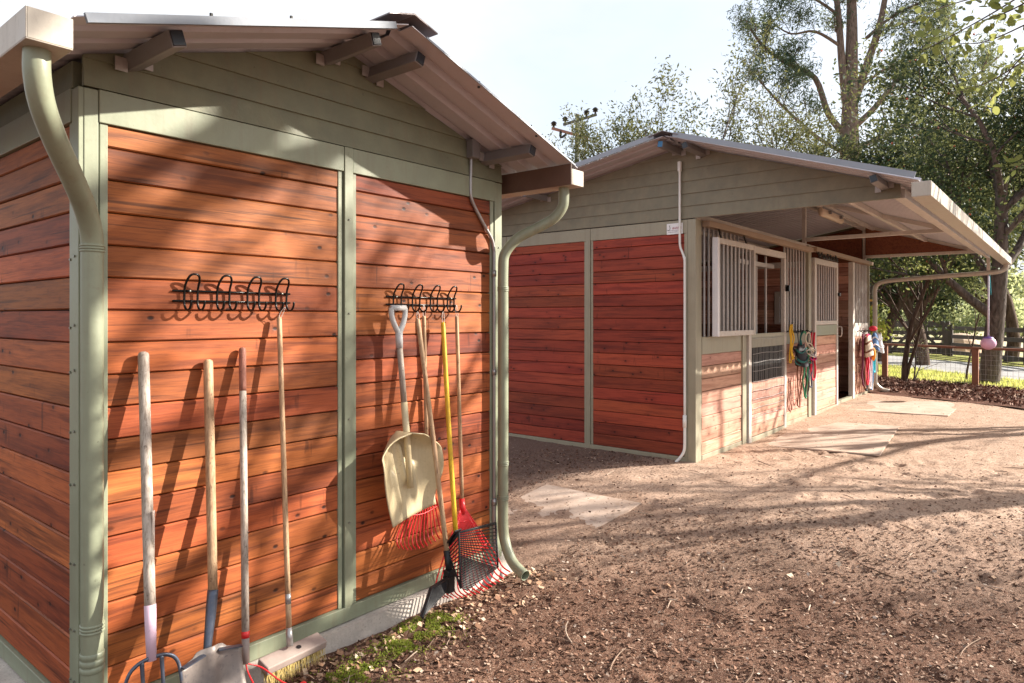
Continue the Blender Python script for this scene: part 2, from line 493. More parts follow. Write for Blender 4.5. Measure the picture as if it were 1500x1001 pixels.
def make_ground():
    xs = axis(1.0, 7.6, 0.026, 900.0)
    ys = axis(-0.6, 4.4, 0.026, 900.0)
    nx, ny = len(xs), len(ys)
    V = np.zeros((nx * ny, 3), dtype=np.float32)
    i = 0
    nz = mnoise.noise
    for x in xs:
        for y in ys:
            z = g(x, y)
            if -3 < x < 16 and -4 < y < 7:
                z += 0.014 * nz((x * 1.3, y * 1.3, 0.3)) + 0.008 * nz((x * 5.5, y * 5.5, 1.7))
                if 0.5 < x < 8.5 and -1.2 < y < 5:
                    z += 0.007 * nz((x * 19, y * 19, 4.1)) * (0.5 + 0.5 * S((5.2 - x) / 2))
            V[i] = (x, y, z); i += 1
    # hoof and boot prints trodden into the yard
    rp = random.Random(21)
    for q in range(190):
        hx, hy = rp.uniform(2.6, 9.0), rp.uniform(-0.6, 2.7)
        dx = V[:, 0] - hx; dy = V[:, 1] - hy
        r2 = (dx * dx + dy * dy) / rp.uniform(0.05, 0.085) ** 2
        V[:, 2] += (-0.017 * np.exp(-r2 * r2) + 0.007 * np.exp(-(np.sqrt(r2) - 1.35) ** 2 * 9)).astype(np.float32)
    idx = np.arange(nx * ny).reshape(nx, ny)
    F = np.stack([idx[:-1, :-1], idx[1:, :-1], idx[1:, 1:], idx[:-1, 1:]], -1).reshape(-1, 4)
    me = bpy.data.meshes.new('ground')
    me.vertices.add(len(V)); me.vertices.foreach_set('co', V.ravel())
    me.loops.add(F.size); me.loops.foreach_set('vertex_index', F.ravel().astype(np.int32))
    me.polygons.add(len(F)); me.polygons.foreach_set('loop_start', np.arange(0, F.size, 4, dtype=np.int32))
    try: me.polygons.foreach_set('loop_total', np.full(len(F), 4, dtype=np.int32))
    except Exception: pass
    me.update(calc_edges=True)
    me.polygons.foreach_set('use_smooth', [True] * len(F))
    return me

k = NT('yard_dirt')
v = k.coords()
n_big = k.noise(v, 0.55, 4, 0.6)
n_mid = k.noise(v, 5.0, 5, 0.65)
n_fine = k.noise(v, 42.0, 5, 0.7)
n_grit = k.noise(v, 150.0, 3, 0.7)
sep = k.t.nodes.new('ShaderNodeSeparateXYZ'); k.t.links.new(v, sep.inputs[0])
# the yard close to the shed is covered with dark broken leaf mould, farther out it is trodden pale dirt
dist = k.math('ADD', k.math('MULTIPLY', sep.outputs[0], 0.80), k.math('MULTIPLY', sep.outputs[1], 0.25))
dist = k.math('ADD', dist, k.math('MULTIPLY', k.math('SUBTRACT', n_big, 0.5), 2.6))
mould = k.ramp(k.math('DIVIDE', dist, 10.0), [(0.33, 1.0), (0.50, 0.0)])
pale = k.mix((0.43, 0.283, 0.203), (0.57, 0.405, 0.31), k.ramp(n_mid, [(0.3, 0.0), (0.7, 1.0)]))
dark = k.mix((0.088, 0.042, 0.028), (0.215, 0.115, 0.077), k.ramp(n_mid, [(0.3, 0.0), (0.7, 1.0)]))
c = k.mix(pale, dark, mould)
# bark mulch between the two buildings, its tone also darkened for the shade there
strip_ = k.math('SUBTRACT', k.math('ADD', sep.outputs[1], k.math('MULTIPLY', k.math('SUBTRACT', n_mid, 0.5), 0.9)), k.math('MULTIPLY', k.math('SUBTRACT', 6.4, sep.outputs[0]), 0.62))
strip_ = k.math('MULTIPLY', k.ramp(k.math('DIVIDE', strip_, 10.0), [(0.285, 0.0), (0.335, 1.0)]), k.ramp(k.math('DIVIDE', sep.outputs[0], 10.0), [(0.655, 1.0), (0.67, 0.0)]))
c = k.mix(c, (0.105, 0.068, 0.062), k.math('MULTIPLY', strip_, 0.85))
c = k.mix(c, (0.11, 0.068, 0.046), k.math('MULTIPLY', k.ramp(n_fine, [(0.50, 0.0), (0.64, 1.0)]), 0.72))
c = k.mix(c, (0.60, 0.46, 0.37), k.math('MULTIPLY', k.ramp(n_grit, [(0.56, 0.0), (0.68, 1.0)]), 0.55))
k.col(c)
k.bump(k.math('ADD', n_fine, k.math('MULTIPLY', n_grit, 0.6)), 0.9, 0.016)
M['dirt'] = k.fin(0.95, 0, 0.15)
put('ground', make_ground(), M['dirt'])['kind'] = 'structure'

def sheet(name, poly, z, mat, nu=40, nv=24, amp=0.0, rag=0.0):
    """quad sheet (4 xy corners) laid on the yard, edges slightly ragged"""
    V = []; F = []
    a, b, c_, d = [Vector((p[0], p[1], 0)) for p in poly]
    for i in range(nu + 1):
        for j in range(nv + 1):
            s = i / nu; t = j / nv
            p = a*(1-s)*(1-t) + b*s*(1-t) + c_*s*t + d*(1-s)*t
            if rag and (j in (0, nv) or i in (0, nu)):
                p = p + Vector((mnoise.noise((p.x*2.3, p.y*2.3, 3)), mnoise.noise((p.x*2.3, p.y*2.3, 8)), 0)) * rag
            zz = g(p.x, p.y) + z + amp * mnoise.noise((p.x * 1.7, p.y * 1.7, 5.5))
            V.append((p.x, p.y, zz))
    for i in range(nu):
        for j in range(nv):
            q = i*(nv+1)+j
            F.append((q, q+nv+1, q+nv+2, q+1))
    mb = MB(); mb.add(V, F)
    o = mb.build(name, mat, smooth=True)
    o['kind'] = 'structure'
    return o

k = NT('bark_mulch'); v = k.coords()
a_ = k.noise(v, 26, 5, 0.7); b_ = k.noise(v, 4, 3)
c = k.mix((0.075, 0.032, 0.022), (0.24, 0.115, 0.08), k.ramp(a_, [(0.35, 0.0), (0.68, 1.0)]))
k.col(k.mix(c, (0.04, 0.02, 0.015), k.math('MULTIPLY', k.ramp(b_, [(0.4, 0.0), (0.7, 1.0)]), 0.5)))
k.bump(a_, 1.0, 0.03); M['mulch'] = k.fin(0.95, 0, 0.1)
k = NT('lawn_green'); v = k.coords()
a_ = k.noise(v, 0.5, 4, 0.6); b_ = k.noise(v, 14, 4, 0.7)
c = k.mix((0.16, 0.20, 0.035), (0.36, 0.34, 0.11), k.ramp(a_, [(0.35, 0.0), (0.65, 1.0)]))
k.col(k.mix(c, (0.10, 0.09, 0.03), k.math('MULTIPLY', k.ramp(b_, [(0.5, 0.0), (0.75, 1.0)]), 0.5)))
k.bump(b_, 0.8, 0.03); M['lawn'] = k.fin(0.95, 0, 0.1)
k = NT('drive_gravel'); v = k.coords()
a_ = k.noise(v, 30, 5, 0.7); b_ = k.noise(v, 1.2, 3)
c = k.mix((0.27, 0.265, 0.27), (0.44, 0.43, 0.43), k.ramp(a_, [(0.35, 0.0), (0.65, 1.0)]))
k.col(k.mix(c, (0.22, 0.20, 0.19), k.math('MULTIPLY', k.ramp(b_, [(0.45, 0.0), (0.7, 1.0)]), 0.4)))
M['road'] = k.fin(0.9, 0, 0.2)
k = NT('dry_paddock'); v = k.coords()
a_ = k.noise(v, 0.25, 4, 0.6)
k.col(k.mix((0.50, 0.42, 0.30), (0.34, 0.34, 0.14), k.ramp(a_, [(0.45, 0.0), (0.65, 1.0)])))
M['paddock'] = k.fin(0.95, 0, 0.1)

sheet('mulch_bed', [(15.6, 7.2), (10.6, -4.6), (13.2, -6.0), (18.9, 6.3)], 0.010, M['mulch'], 60, 24, 0.02, 0.10)
sheet('lawn', [(18.9, 6.3), (13.2, -6.0), (30, -14), (60, 14)], 0.018, M['lawn'], 40, 30, 0.0, 0.05)
sheet('driveway', [(29.5, 12.0), (8.3, -9.0), (11.5, -9.4), (35.5, 12.5)], 0.026, M['road'], 40, 6)
sheet('paddock', [(60, 34), (22, -4), (120, -60), (190, 40)], 0.034, M['paddock'], 20, 20)

# ------------------------------------------------------------------ board helper
BOARD_MESH = {}
def board_mesh(L, H, T=0.022, ch=0.005):
    key = (round(L, 3), round(H, 3), round(T, 3))
    if key in BOARD_MESH: return BOARD_MESH[key]
    h = H / 2 - 0.0020
    prof = [(0, -h), (-T + ch*1.2, -h), (-T, -h + ch), (-T, h - ch), (-T + ch*1.2, h), (0, h)]   # (y, z), front is -y
    V = []; n = len(prof)
    for x in (-L/2, L/2):
        V += [(x, p[0], p[1]) for p in prof]
    F = [tuple(range(n - 1, -1, -1)), tuple(range(n, 2*n))]
    F = [tuple(range(n)), tuple(range(2*n - 1, n - 1, -1))]
    for i in range(n):
        j = (i + 1) % n
        F.append((i, n + i, n + j, j))
    mb = MB(); mb.add(V, F)
    BOARD_MESH[key] = mb.mesh('board')
    return BOARD_MESH[key]

def boards(parent, mat, h0, h1, z0, z1, axis, plane, facing, pitch=0.1255, name='board', mats=None):
    """horizontal boards of one wall panel.  axis 'X': runs along X on plane Y=plane; axis 'Y': on plane X=plane.
    facing -1 / +1: outward direction along the plane's normal"""
    z = z0; L = h1 - h0; c = (h0 + h1) / 2
    while z < z1 - 0.02:
        H = min(pitch, z1 - z)
        key_m = board_mesh(L, H)
        if mats is None: mm = mat
        me = key_m
        # one mesh per material
        kk = (id(me), mat.name)
        if kk not in BOARD_MESH:
            me2 = me.copy(); me2.materials.clear(); me2.materials.append(mat); BOARD_MESH[kk] = me2
        me = BOARD_MESH[kk]
        off = R.uniform(-0.0022, 0.0022)
        if axis == 'X':
            rz = 0 if facing < 0 else math.pi
            loc = (c, plane + off, z + H/2)
        else:
            rz = -math.pi/2 if facing < 0 else math.pi/2
            loc = (plane + off, c, z + H/2)
        put(name, me, None, parent, loc=loc, rot=(R.uniform(-0.008, 0.008), R.uniform(-0.0012, 0.0012), rz))
        z += pitch

def clip_poly(P, a, b, c):
    """keep a*h+b*z<=c"""
    out = []
    for i in range(len(P)):
        p, q = P[i], P[(i + 1) % len(P)]
        fp = a*p[0] + b*p[1] - c; fq = a*q[0] + b*q[1] - c
        if fp <= 0: out.append(p)
        if fp * fq < 0:
            t = fp / (fp - fq)
            out.append((p[0] + (q[0]-p[0])*t, p[1] + (q[1]-p[1])*t))
    return out

def gable_boards(parent, mat, h0, h1, z0, pitch, apex, slopeL, slopeR, axis, plane, facing, name='siding_board', lap=0.012, th=0.012):
    """lapped siding under a pitched roof; apex=(h,z); the roof falls slopeL towards smaller h and slopeR towards larger h"""
    z = z0
    while z < apex[1]:
        P = [(h0, z), (h1, z), (h1, z + pitch), (h0, z + pitch)]
        P = clip_poly(P, -slopeL, 1.0, apex[1] - slopeL * apex[0])
        P = clip_poly(P, slopeR, 1.0, apex[1] + slopeR * apex[0])
        if len(P) >= 3:
            front = []; back = []
            for h, zz in P:
                d = th + lap * (1 - (zz - z) / pitch)
                for lst, dd in ((front, d), (back, 0.0)):
                    q = plane + facing * dd
                    lst.append((h, q, zz) if axis == 'X' else (q, h, zz))
            n = len(P); mb = MB()
            V = front + back
            F = [tuple(range(n)), tuple(range(2*n - 1, n - 1, -1))]
            for i in range(n):
                j = (i + 1) % n
                F.append((i, n + i, n + j, j))
            mb.add(V, F)
            o = mb.build(name, mat, parent)
        z += pitch

def roof_sheet(parent, name, ridge, eave, axis, s0, s1, mat, rib=0.165, rh=0.030, rw=0.032):
    """ribbed sheet from ridge (h,z) to eave (h,z), ribs down the slope, extruded along the other axis s0..s1"""
    prof = []
    s = s0
    while s < s1 - 1e-6:
        e = min(s + rib, s1)
        prof += [(s, 0.0), (min(s + rib - 2.2*rw, e), 0.0)]
        if e - s > rib * 0.9:
            prof += [(s + rib - 1.6*rw, rh), (s + rib - 0.6*rw, rh)]
            # small stiffener swage in the pan
        s = e
    prof.append((s1, 0.0))
    V = []; F = []
    n = len(prof)
    for lay in (0.0, 0.004):
        for (h, z) in (ridge, eave):
            for s, dz in prof:
                V.append((h, s, z + dz + lay) if axis == 'X' else (s, h, z + dz + lay))
    for i in range(n - 1):
        F.append((i, i + 1, n + i + 1, n + i))
        F.append((2*n + i, 3*n + i, 3*n + i + 1, 2*n + i + 1))
        F.append((i, 2*n + i, 2*n + i + 1, i + 1))
        F.append((n + i, n + i + 1, 3*n + i + 1, 3*n + i))
    F.append((0, n, 3*n, 2*n)); F.append((n-1, 3*n-1, 4*n-1, 2*n-1))
    mb = MB(); mb.add(V, F)
    return mb.build(name, mat, parent)

def bolt(parent, p, axis, r=0.006):
    mb = MB()
    q = Vector(p); d = Vector(axis)
    mb.tube([q, q + d * 0.006], r, 6)
    return mb.build('bolt', M['bolt'], parent)

# ------------------------------------------------------------------ the tack shed (near building)
shed = thing('tack_shed', 'small tack shed of orange stained boards in a sage green frame, tools on its wall', 'shed', (2.2, 2.9, 0))
SX0, SX1, SY0, SY1 = 0.995, 3.432, 2.9, 5.36
ZP0, ZP1 = 0.172, 2.393
XR = 2.2
def shed_soffit(x): return 3.015 - 0.31 * abs(x - XR)

# concrete footing
mb = MB()
nseg = 30
Vf = []; 
def footing(mb, a, b, nrm, w, ztop):
    a = Vector(a); b = Vector(b); n_ = Vector(nrm)
    V = []; F = []; N = 26
    for i in range(N + 1):
        p = a.lerp(b, i / N)
        j1 = 0.012 * mnoise.noise((p.x*5, p.y*5, 1)); j2 = 0.02 * mnoise.noise((p.x*4, p.y*4, 7))
        for (d, z) in ((-0.04, -0.3), (-0.04, ztop), (w + j1, ztop - 0.006 + j1*0.6), (w + 0.02 + j2, -0.3)):
            V.append(p + n_ * d + Vector((0, 0, z)))
    for i in range(N):
        for q in range(3):
            F.append((i*4+q, (i+1)*4+q, (i+1)*4+q+1, i*4+q+1))
    F.append((0, 1, 2, 3)); F.append((N*4+3, N*4+2, N*4+1, N*4))
    mb.add(V, F)
footing(mb, (SX0 - 0.07, SY0, 0), (SX1 + 0.07, SY0, 0), (0, -1, 0), 0.075, 0.098)
footing(mb, (SX0, SY1, 0), (SX0, SY0 - 0.07, 0), (-1, 0, 0), 0.09, 0.096)
mb.build('footing', M['concrete'], shed)

# frame members (each strip is folded steel)
def strip(x0, x1, z0, z1, proud, y=SY0, parent=shed, name='frame_strip', mat=None, depth=0.05, bev=0.003):
    m_ = MB(); m_.box(x0, x1, y - proud, y + depth, z0, z1)
    return m_.build(name, mat or M['green'], parent, bev=bev)

fp = MB().box(SX0 + 0.05, SX1 - 0.05, SY0 + 0.012, SY0 + 0.045, 0.11, 2.52).build('front_wall', M['dark_gap'], shed)
boards(fp, M['board_shed'], 1.076, 2.150, ZP0, ZP1, 'X', SY0 + 0.010, -1)
boards(fp, M['board_shed'], 2.260, 3.322, ZP0, ZP1, 'X', SY0 + 0.010, -1)
# corner posts, mullion
strip(0.992, 1.043, 0.10, 2.515, 0.022, name='corner_post')
strip(1.0475, 1.077, 0.172, 2.392, 0.018)
strip(2.149, 2.176, 0.172, 2.392, 0.018)
strip(2.1815, 2.2345, 0.168, 2.5185, 0.030, name='mullion')
strip(2.2365, 2.262, 0.172, 2.392, 0.018)
strip(3.321, 3.353, 0.172, 2.392, 0.018)
strip(3.362, 3.432, 0.10, 2.515, 0.022, name='corner_post')
strip(1.0435, 2.1805, 2.3925, 2.518, 0.026, name='header')
strip(2.2355, 3.3615, 2.3925, 2.518, 0.026, name='header')
strip(1.0435, 3.3615, 0.099, 0.1715, 0.030, name='sill')
for zz in (0.55, 1.08, 1.62, 2.10):
    bolt(shed, (1.018, SY0 - 0.022, zz), (0, -1, 0), 0.005)
    bolt(shed, (2.208, SY0 - 0.030, zz + 0.05), (0, -1, 0), 0.005)
    bolt(shed, (3.40, SY0 - 0.022, zz), (0, -1, 0), 0.005)
# gable siding
gable_boards(shed, M['siding'], SX0 - 0.002, SX1 + 0.002, 2.522, 0.1065, (XR, shed_soffit(XR) - 0.002), 0.31, 0.31, 'X', SY0, -1)
MB().prism([(SX0 + 0.02, SY0 + 0.01, 2.515), (SX1 - 0.02, SY0 + 0.01, 2.515), (SX1 - 0.02, SY0 + 0.01, 2.60), (XR, SY0 + 0.01, 2.985), (SX0 + 0.02, SY0 + 0.01, 2.60)], (0, 0.03, 0)).build('gable_backing', M['dark_gap'], shed)

# left wall (faces -X), right wall, back wall
lp = MB().box(SX0 + 0.012, SX0 + 0.045, SY0 + 0.055, SY1 - 0.06, 0.11, 2.56).build('side_wall', M['dark_gap'], shed)
boards(lp, M['board_shed'], 2.985, 4.085, ZP0, ZP1, 'Y', SX0 + 0.010, -1)
boards(lp, M['board_shed'], 4.195, 5.27, ZP0, ZP1, 'Y', SX0 + 0.010, -1)
def stripY(y0, y1, z0, z1, proud, x=SX0, sgn=-1, parent=shed, name='frame_strip', mat=None, depth=0.05):
    m_ = MB()
    xa, xb = (x - proud, x + depth) if sgn < 0 else (x - depth, x + proud)
    m_.box(xa, xb, y0, y1, z0, z1)
    return m_.build(name, mat or M['green'], parent, bev=0.003)
stripY(2.951, 2.9855, 0.172, 2.392, 0.016)
stripY(2.881, 2.947, 0.10, 2.515, 0.0205, name='corner_post', depth=0.0)
stripY(4.084, 4.196, 0.172, 2.392, 0.02, name='mullion')
stripY(5.271, 5.36, 0.10, 2.60, 0.02, name='corner_post')
stripY(2.951, 5.27, 2.3925, 2.520, 0.024, name='header')
stripY(2.951, 5.27, 0.099, 0.1715, 0.028, name='sill')
stripY(2.951, 5.36, 2.5215, 2.626, 0.018, name='siding_board', mat=M['siding'])
for i, zz in enumerate((0.28, 0.47, 0.72, 1.02, 1.22, 1.45, 1.62, 1.88, 2.15)):
    bolt(shed, (SX0 - 0.0205, 2.914, zz), (-1, 0, 0), 0.005)
    bolt(shed, (SX0 - 0.016, 2.968, zz - 0.01), (-1, 0, 0), 0.005)
rp = MB().box(SX1 - 0.045, SX1 - 0.012, SY0 + 0.055, SY1 - 0.06, 0.10, 2.63).build('side_wall', M['dark_gap'], shed)
boards(rp, M['board_shed'], 2.985, 5.27, ZP0, ZP1, 'Y', SX1 - 0.010, 1)
stripY(2.953, 2.985, 0.10, 2.52, 0.016, x=SX1, sgn=1)
stripY(5.271, 5.36, 0.10, 2.60, 0.02, x=SX1, sgn=1, name='corner_post')
stripY(2.951, 5.27, 2.3925, 2.63, 0.022, x=SX1, sgn=1, name='header')
stripY(2.951, 5.27, 0.0, 0.1715, 0.028, x=SX1, sgn=1, name='sill')
MB().box(SX0 + 0.05, SX1 - 0.05, SY1 - 0.04, SY1, 0.0, 2.62).build('back_wall', M['siding'], shed)

# roof
RY0, RY1 = 2.402, 5.70
XE = 1.40
roof_sheet(shed, 'roof_sheet', (XR - 0.012, 3.013), (XR - XE, 3.016 - 0.31 * XE), 'X', RY0, RY1, M['roof'])
roof_sheet(shed, 'roof_sheet', (XR + 0.012, 3.013), (XR + XE, 3.016 - 0.31 * XE), 'X', RY0, RY1, M['roof'])
mb = MB()   # rake trim on the left slope
mb.beam((XR - XE + 0.03, RY0 - 0.010, 3.010 - 0.31*(XE - 0.03)), (XR - 0.10, RY0 - 0.010, 3.010 - 0.031), 0.014, 0.030, up=(0.3, 0, 1))
mb.build('rake_trim', M['galv_shed'], shed)
mb = MB()
mb.beam((XR + XE - 0.03, RY0 - 0.003, 3.019 - 0.31*(XE - 0.03)), (XR + 0.10, RY0 - 0.003, 3.019 - 0.031), 0.005, 0.010, up=(-0.3, 0, 1))
mb.build('rake_trim', M['galv'], shed)
mb = MB()   # ridge cap
for s in (-1, 1):
    q0 = [(XR, RY0 - 0.03, 3.062), (XR + s*0.15, RY0 - 0.03, 3.018), (XR + s*0.15, RY0 - 0.03, 3.012), (XR, RY0 - 0.03, 3.054)]
    q1 = [(p[0], RY1, p[2]) for p in q0]
    mb.hexa(q0, q1)
mb.build('ridge_cap', M['ridge'], shed)
for xx in (XR - 0.95, XR - 0.62, XR + 0.5, XR + 1.0):
    MB().tube([(xx, RY0 + 0.02, shed_soffit(xx) - 0.005), (xx, RY0 + 0.02, shed_soffit(xx) + 0.030)], 0.007, 6).build('roof_screw', M['black_iron'], shed)

# purlin ends with brackets
def purlin(parent, a, b, w, h, axis, cap, plates=True, roll=0.0):
    """box section from wall point a out to end b"""
    up = (math.sin(roll), 0, math.cos(roll)) if axis == 'Y' else (0, math.sin(roll), math.cos(roll))
    o = MB().beam(a, b, w, h, up).build('purlin', M['purlin'], parent, bev=0.004)
    d = (Vector(b) - Vector(a)).normalized()
    MB().beam(Vector(b) - d*0.002, Vector(b) + d * 0.006, w*0.86, h*0.86, up).build('end_cap', cap, o, bev=0.002)
    if plates:
        for s in (-1, 1):
            side = d.cross(Vector(up)).normalized() * s
            p = Vector(a) + d * 0.028 + side * (w/2 + 0.022)
            MB().beam(p - Vector((0,0,h*0.55)), p + Vector((0,0,h*0.30)), 0.046 if axis == 'Y' else 0.006, 0.006 if axis == 'Y' else 0.046, up=(0,1,0)).build('bracket_plate', M['plate'], o)
    return o
for xx, cap, sgn in ((1.165, M['cap_black'], 1), (2.075, M['cap_black'], 1), (2.355, M['cap_black'], -1), (3.265, M['cap_black'], -1)):
    zc = shed_soffit(xx) - 0.040
    purlin(shed, (xx, SY0 - 0.01, zc), (xx, 2.50, zc), 0.056, 0.062, 'Y', cap, True, roll=-sgn * 0.30)
    MB().beam((xx, SY0 + 0.05, zc), (xx, RY1 - 0.1, zc), 0.05, 0.06).build('purlin', M['purlin'], shed)

# gutters
def gutter(parent, x0, x1, y0, y1, z0, z1, name='gutter', inner=None, t=0.004, axis='Y', mat=None):
    """open-topped box gutter, runs along Y (axis Y) or X"""
    mb = MB(); w = t
    mb.box(x0, x1, y0, y1, z0, z0 + w)
    if axis == 'Y':
        mb.box(x0, x0 + w, y0, y1, z0 + w, z1); mb.box(x1 - w, x1, y0, y1, z0 + w, z1)
        mb.box(x0 + w, x1 - w, y0, y0 + w, z0 + w, z1); mb.box(x0 + w, x1 - w, y1 - w, y1, z0 + w, z1)
    else:
        mb.box(x0, x1, y0, y0 + w, z0 + w, z1); mb.box(x0, x1, y1 - w, y1, z0 + w, z1)
        mb.box(x0, x0 + w, y0 + w, y1 - w, z0 + w, z1); mb.box(x1 - w, x1, y0 + w, y1 - w, z0 + w, z1)
    return mb.build(name, mat or M['gutter'], parent, bev=0.002)
gutter(shed, 0.668, 0.793, 2.385, 5.72, 2.470, 2.567)
go = gutter(shed, 3.525, 3.660, 2.395, 5.72, 2.470, 2.567)
MB().box(3.520, 3.5245, 2.396, 5.715, 2.468, 2.597).build('gutter_back', M['gutter_brown'], shed)

# downspouts
def downspout(parent, pts, r, bands, mat, n=18, smooth_n=8, elbows=None):
    P = arc(pts, smooth_n)
    o = MB().tube(P, r, n, cap=False).build('downspout', mat, parent, smooth=True)
    md = o.modifiers.new('wall', 'SOLIDIFY'); md.thickness = 0.003; md.offset = -1
    for (z, hh) in bands:
        # find axis point at this height on the straight run
        best = min(P, key=lambda p: abs(p.z - z))
        x, y = best.x, best.y
        b = MB()
        for q in range(3):
            zz = z + (q - 1) * hh
            b.tube([(x, y, zz - hh*0.42), (x, y, zz - hh*0.30), (x, y, zz + hh*0.30), (x, y, zz + hh*0.42)], [r + 0.0005, r + 0.0035, r + 0.0035, r + 0.0005], n, cap=False)
        b.build('pipe_band', mat, o, smooth=True)
    return o
downspout(shed, [(0.722, 2.47, 2.475), (0.722, 2.47, 2.40), (0.745, 2.50, 2.315), (0.805, 2.575, 2.225), (0.885, 2.675, 2.135), (0.958, 2.765, 2.04), (0.996, 2.812, 1.95),
                 (1.0, 2.82, 1.86), (1.0, 2.82, 1.7), (1.0, 2.82, 1.2), (1.0, 2.82, 0.7), (1.0, 2.82, 0.25), (0.995, 2.80, 0.13), (0.965, 2.73, 0.05), (0.94, 2.66, 0.025)],
          0.0375, [(1.905, 0.010), (0.50, 0.012), (0.375, 0.026)], M['green'])
dr = downspout(shed, [(3.590, 2.50, 2.475), (3.592, 2.50, 2.41), (3.588, 2.51, 2.345), (3.560, 2.56, 2.275), (3.50, 2.65, 2.215), (3.435, 2.745, 2.155), (3.385, 2.81, 2.06),
                 (3.375, 2.82, 1.95), (3.375, 2.82, 1.7), (3.375, 2.82, 1.2), (3.375, 2.82, 0.7), (3.375, 2.82, 0.34), (3.372, 2.80, 0.22), (3.355, 2.735, 0.125), (3.338, 2.66, 0.085), (3.325, 2.60, 0.068)],
          0.0335, [(1.83, 0.010), (0.72, 0.010), (0.50, 0.010)], M['green'])
# electrics
eb = MB().box(3.095, 3.165, SY0 - 0.075, SY0 - 0.020, 2.625, 2.735).build('junction_box', M['purlin'], shed, bev=0.004)
MB().tube(arc([(3.13, 2.872, 2.63), (3.128, 2.872, 2.56), (3.125, 2.872, 2.47), (3.13, 2.872, 2.39), (3.17, 2.872, 2.325), (3.26, 2.872, 2.22), (3.325, 2.872, 2.145), (3.345, 2.872, 2.08), (3.347, 2.872, 1.98), (3.347, 2.872, 1.2), (3.347, 2.872, 0.46)], 8), 0.0105, 10).build('conduit', M['conduit'], shed, smooth=True)
MB().tube(arc([(3.347, 2.872, 0.47), (3.347, 2.872, 0.36), (3.352, 2.865, 0.2), (3.360, 2.835, 0.05), (3.366, 2.80, -0.06)], 8), 0.014, 10).build('conduit', M['conduit'], shed, smooth=True)
for zz in (0.47, 1.30, 1.93):
    MB().tube([(3.347, 2.872, zz - 0.02), (3.347, 2.872, zz + 0.02)], 0.0155 if zz > 0.5 else 0.019, 10).build('coupling', M['conduit'], shed, smooth=True)

# ------------------------------------------------------------------ the horse barn (far building)
barn = thing('horse_barn', 'horse barn of red boards with barred stall fronts under a deep roof overhang', 'barn', (6.42, 2.9, 0.22))
BX0, BX1, BY0, BY1 = 6.42, 13.86, 2.9, 6.55
BZ0, BZ1 = 0.258, 2.487
RB = (2.99, 3.352)
def barn_soffit(y): return RB[1] - 0.173 * (y - RB[0]) if y > RB[0] else RB[1] - 0.322 * (RB[0] - y)
def bstripY(y0, y1, z0, z1, proud, name='frame_strip', mat=None, depth=0.05, x=BX0):
    return stripY(y0, y1, z0, z1, proud, x=x, parent=barn, name=name, mat=mat or M['trim_barn'], depth=depth)
def bstripX(x0, x1, z0, z1, proud, name='frame_strip', mat=None, depth=0.05, y=BY0):
    return strip(x0, x1, z0, z1, proud, y=y, parent=barn, name=name, mat=mat or M['trim_barn'], depth=depth)

gw = MB().box(BX0 + 0.012, BX0 + 0.045, BY0 + 0.03, BY1, 0.1, 2.63).build('gable_wall', M['dark_gap'], barn)
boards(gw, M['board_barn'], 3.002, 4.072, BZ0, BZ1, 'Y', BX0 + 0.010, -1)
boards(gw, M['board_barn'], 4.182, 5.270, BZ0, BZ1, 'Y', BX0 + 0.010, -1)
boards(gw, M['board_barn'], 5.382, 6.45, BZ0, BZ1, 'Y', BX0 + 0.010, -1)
bstripY(2.878, 2.962, 0.10, 2.62, 0.022, name='corner_post', depth=0.035)
bstripY(2.966, 3.003, 0.258, 2.486, 0.016)
bstripY(4.071, 4.098, 0.258, 2.486, 0.016)
bstripY(4.1025, 4.1575, 0.20, 2.6195, 0.026, name='mullion')
bstripY(4.160, 4.183, 0.258, 2.486, 0.016)
bstripY(5.269, 5.292, 0.258, 2.486, 0.016)
bstripY(5.2965, 5.3555, 0.20, 2.6195, 0.026, name='mullion')
bstripY(5.358, 5.383, 0.258, 2.486, 0.016)
bstripY(6.449, 6.55, 0.10, 2.6, 0.022, name='corner_post')
bstripY(2.964, 4.102, 2.4865, 2.620, 0.020, name='header')
bstripY(4.158, 5.296, 2.4865, 2.620, 0.020, name='header')
bstripY(5.356, 6.448, 2.4865, 2.620, 0.020, name='header')
bstripY(2.964, 6.448, 0.10, 0.2575, 0.024, name='sill')
gable_boards(barn, M['siding_barn'], 1.10, 6.56, 2.630, 0.1235, (RB[0], RB[1] - 0.002), 0.322, 0.173, 'Y', BX0, -1)
MB().prism([(BX0 + 0.01, 1.12, 2.64), (BX0 + 0.01, 6.54, 2.64), (BX0 + 0.01, 6.54, 2.72), (BX0 + 0.01, RB[0], 3.325), (BX0 + 0.01, 1.12, 2.72)], (0.03, 0, 0)).build('gable_backing', M['siding_barn'], barn)

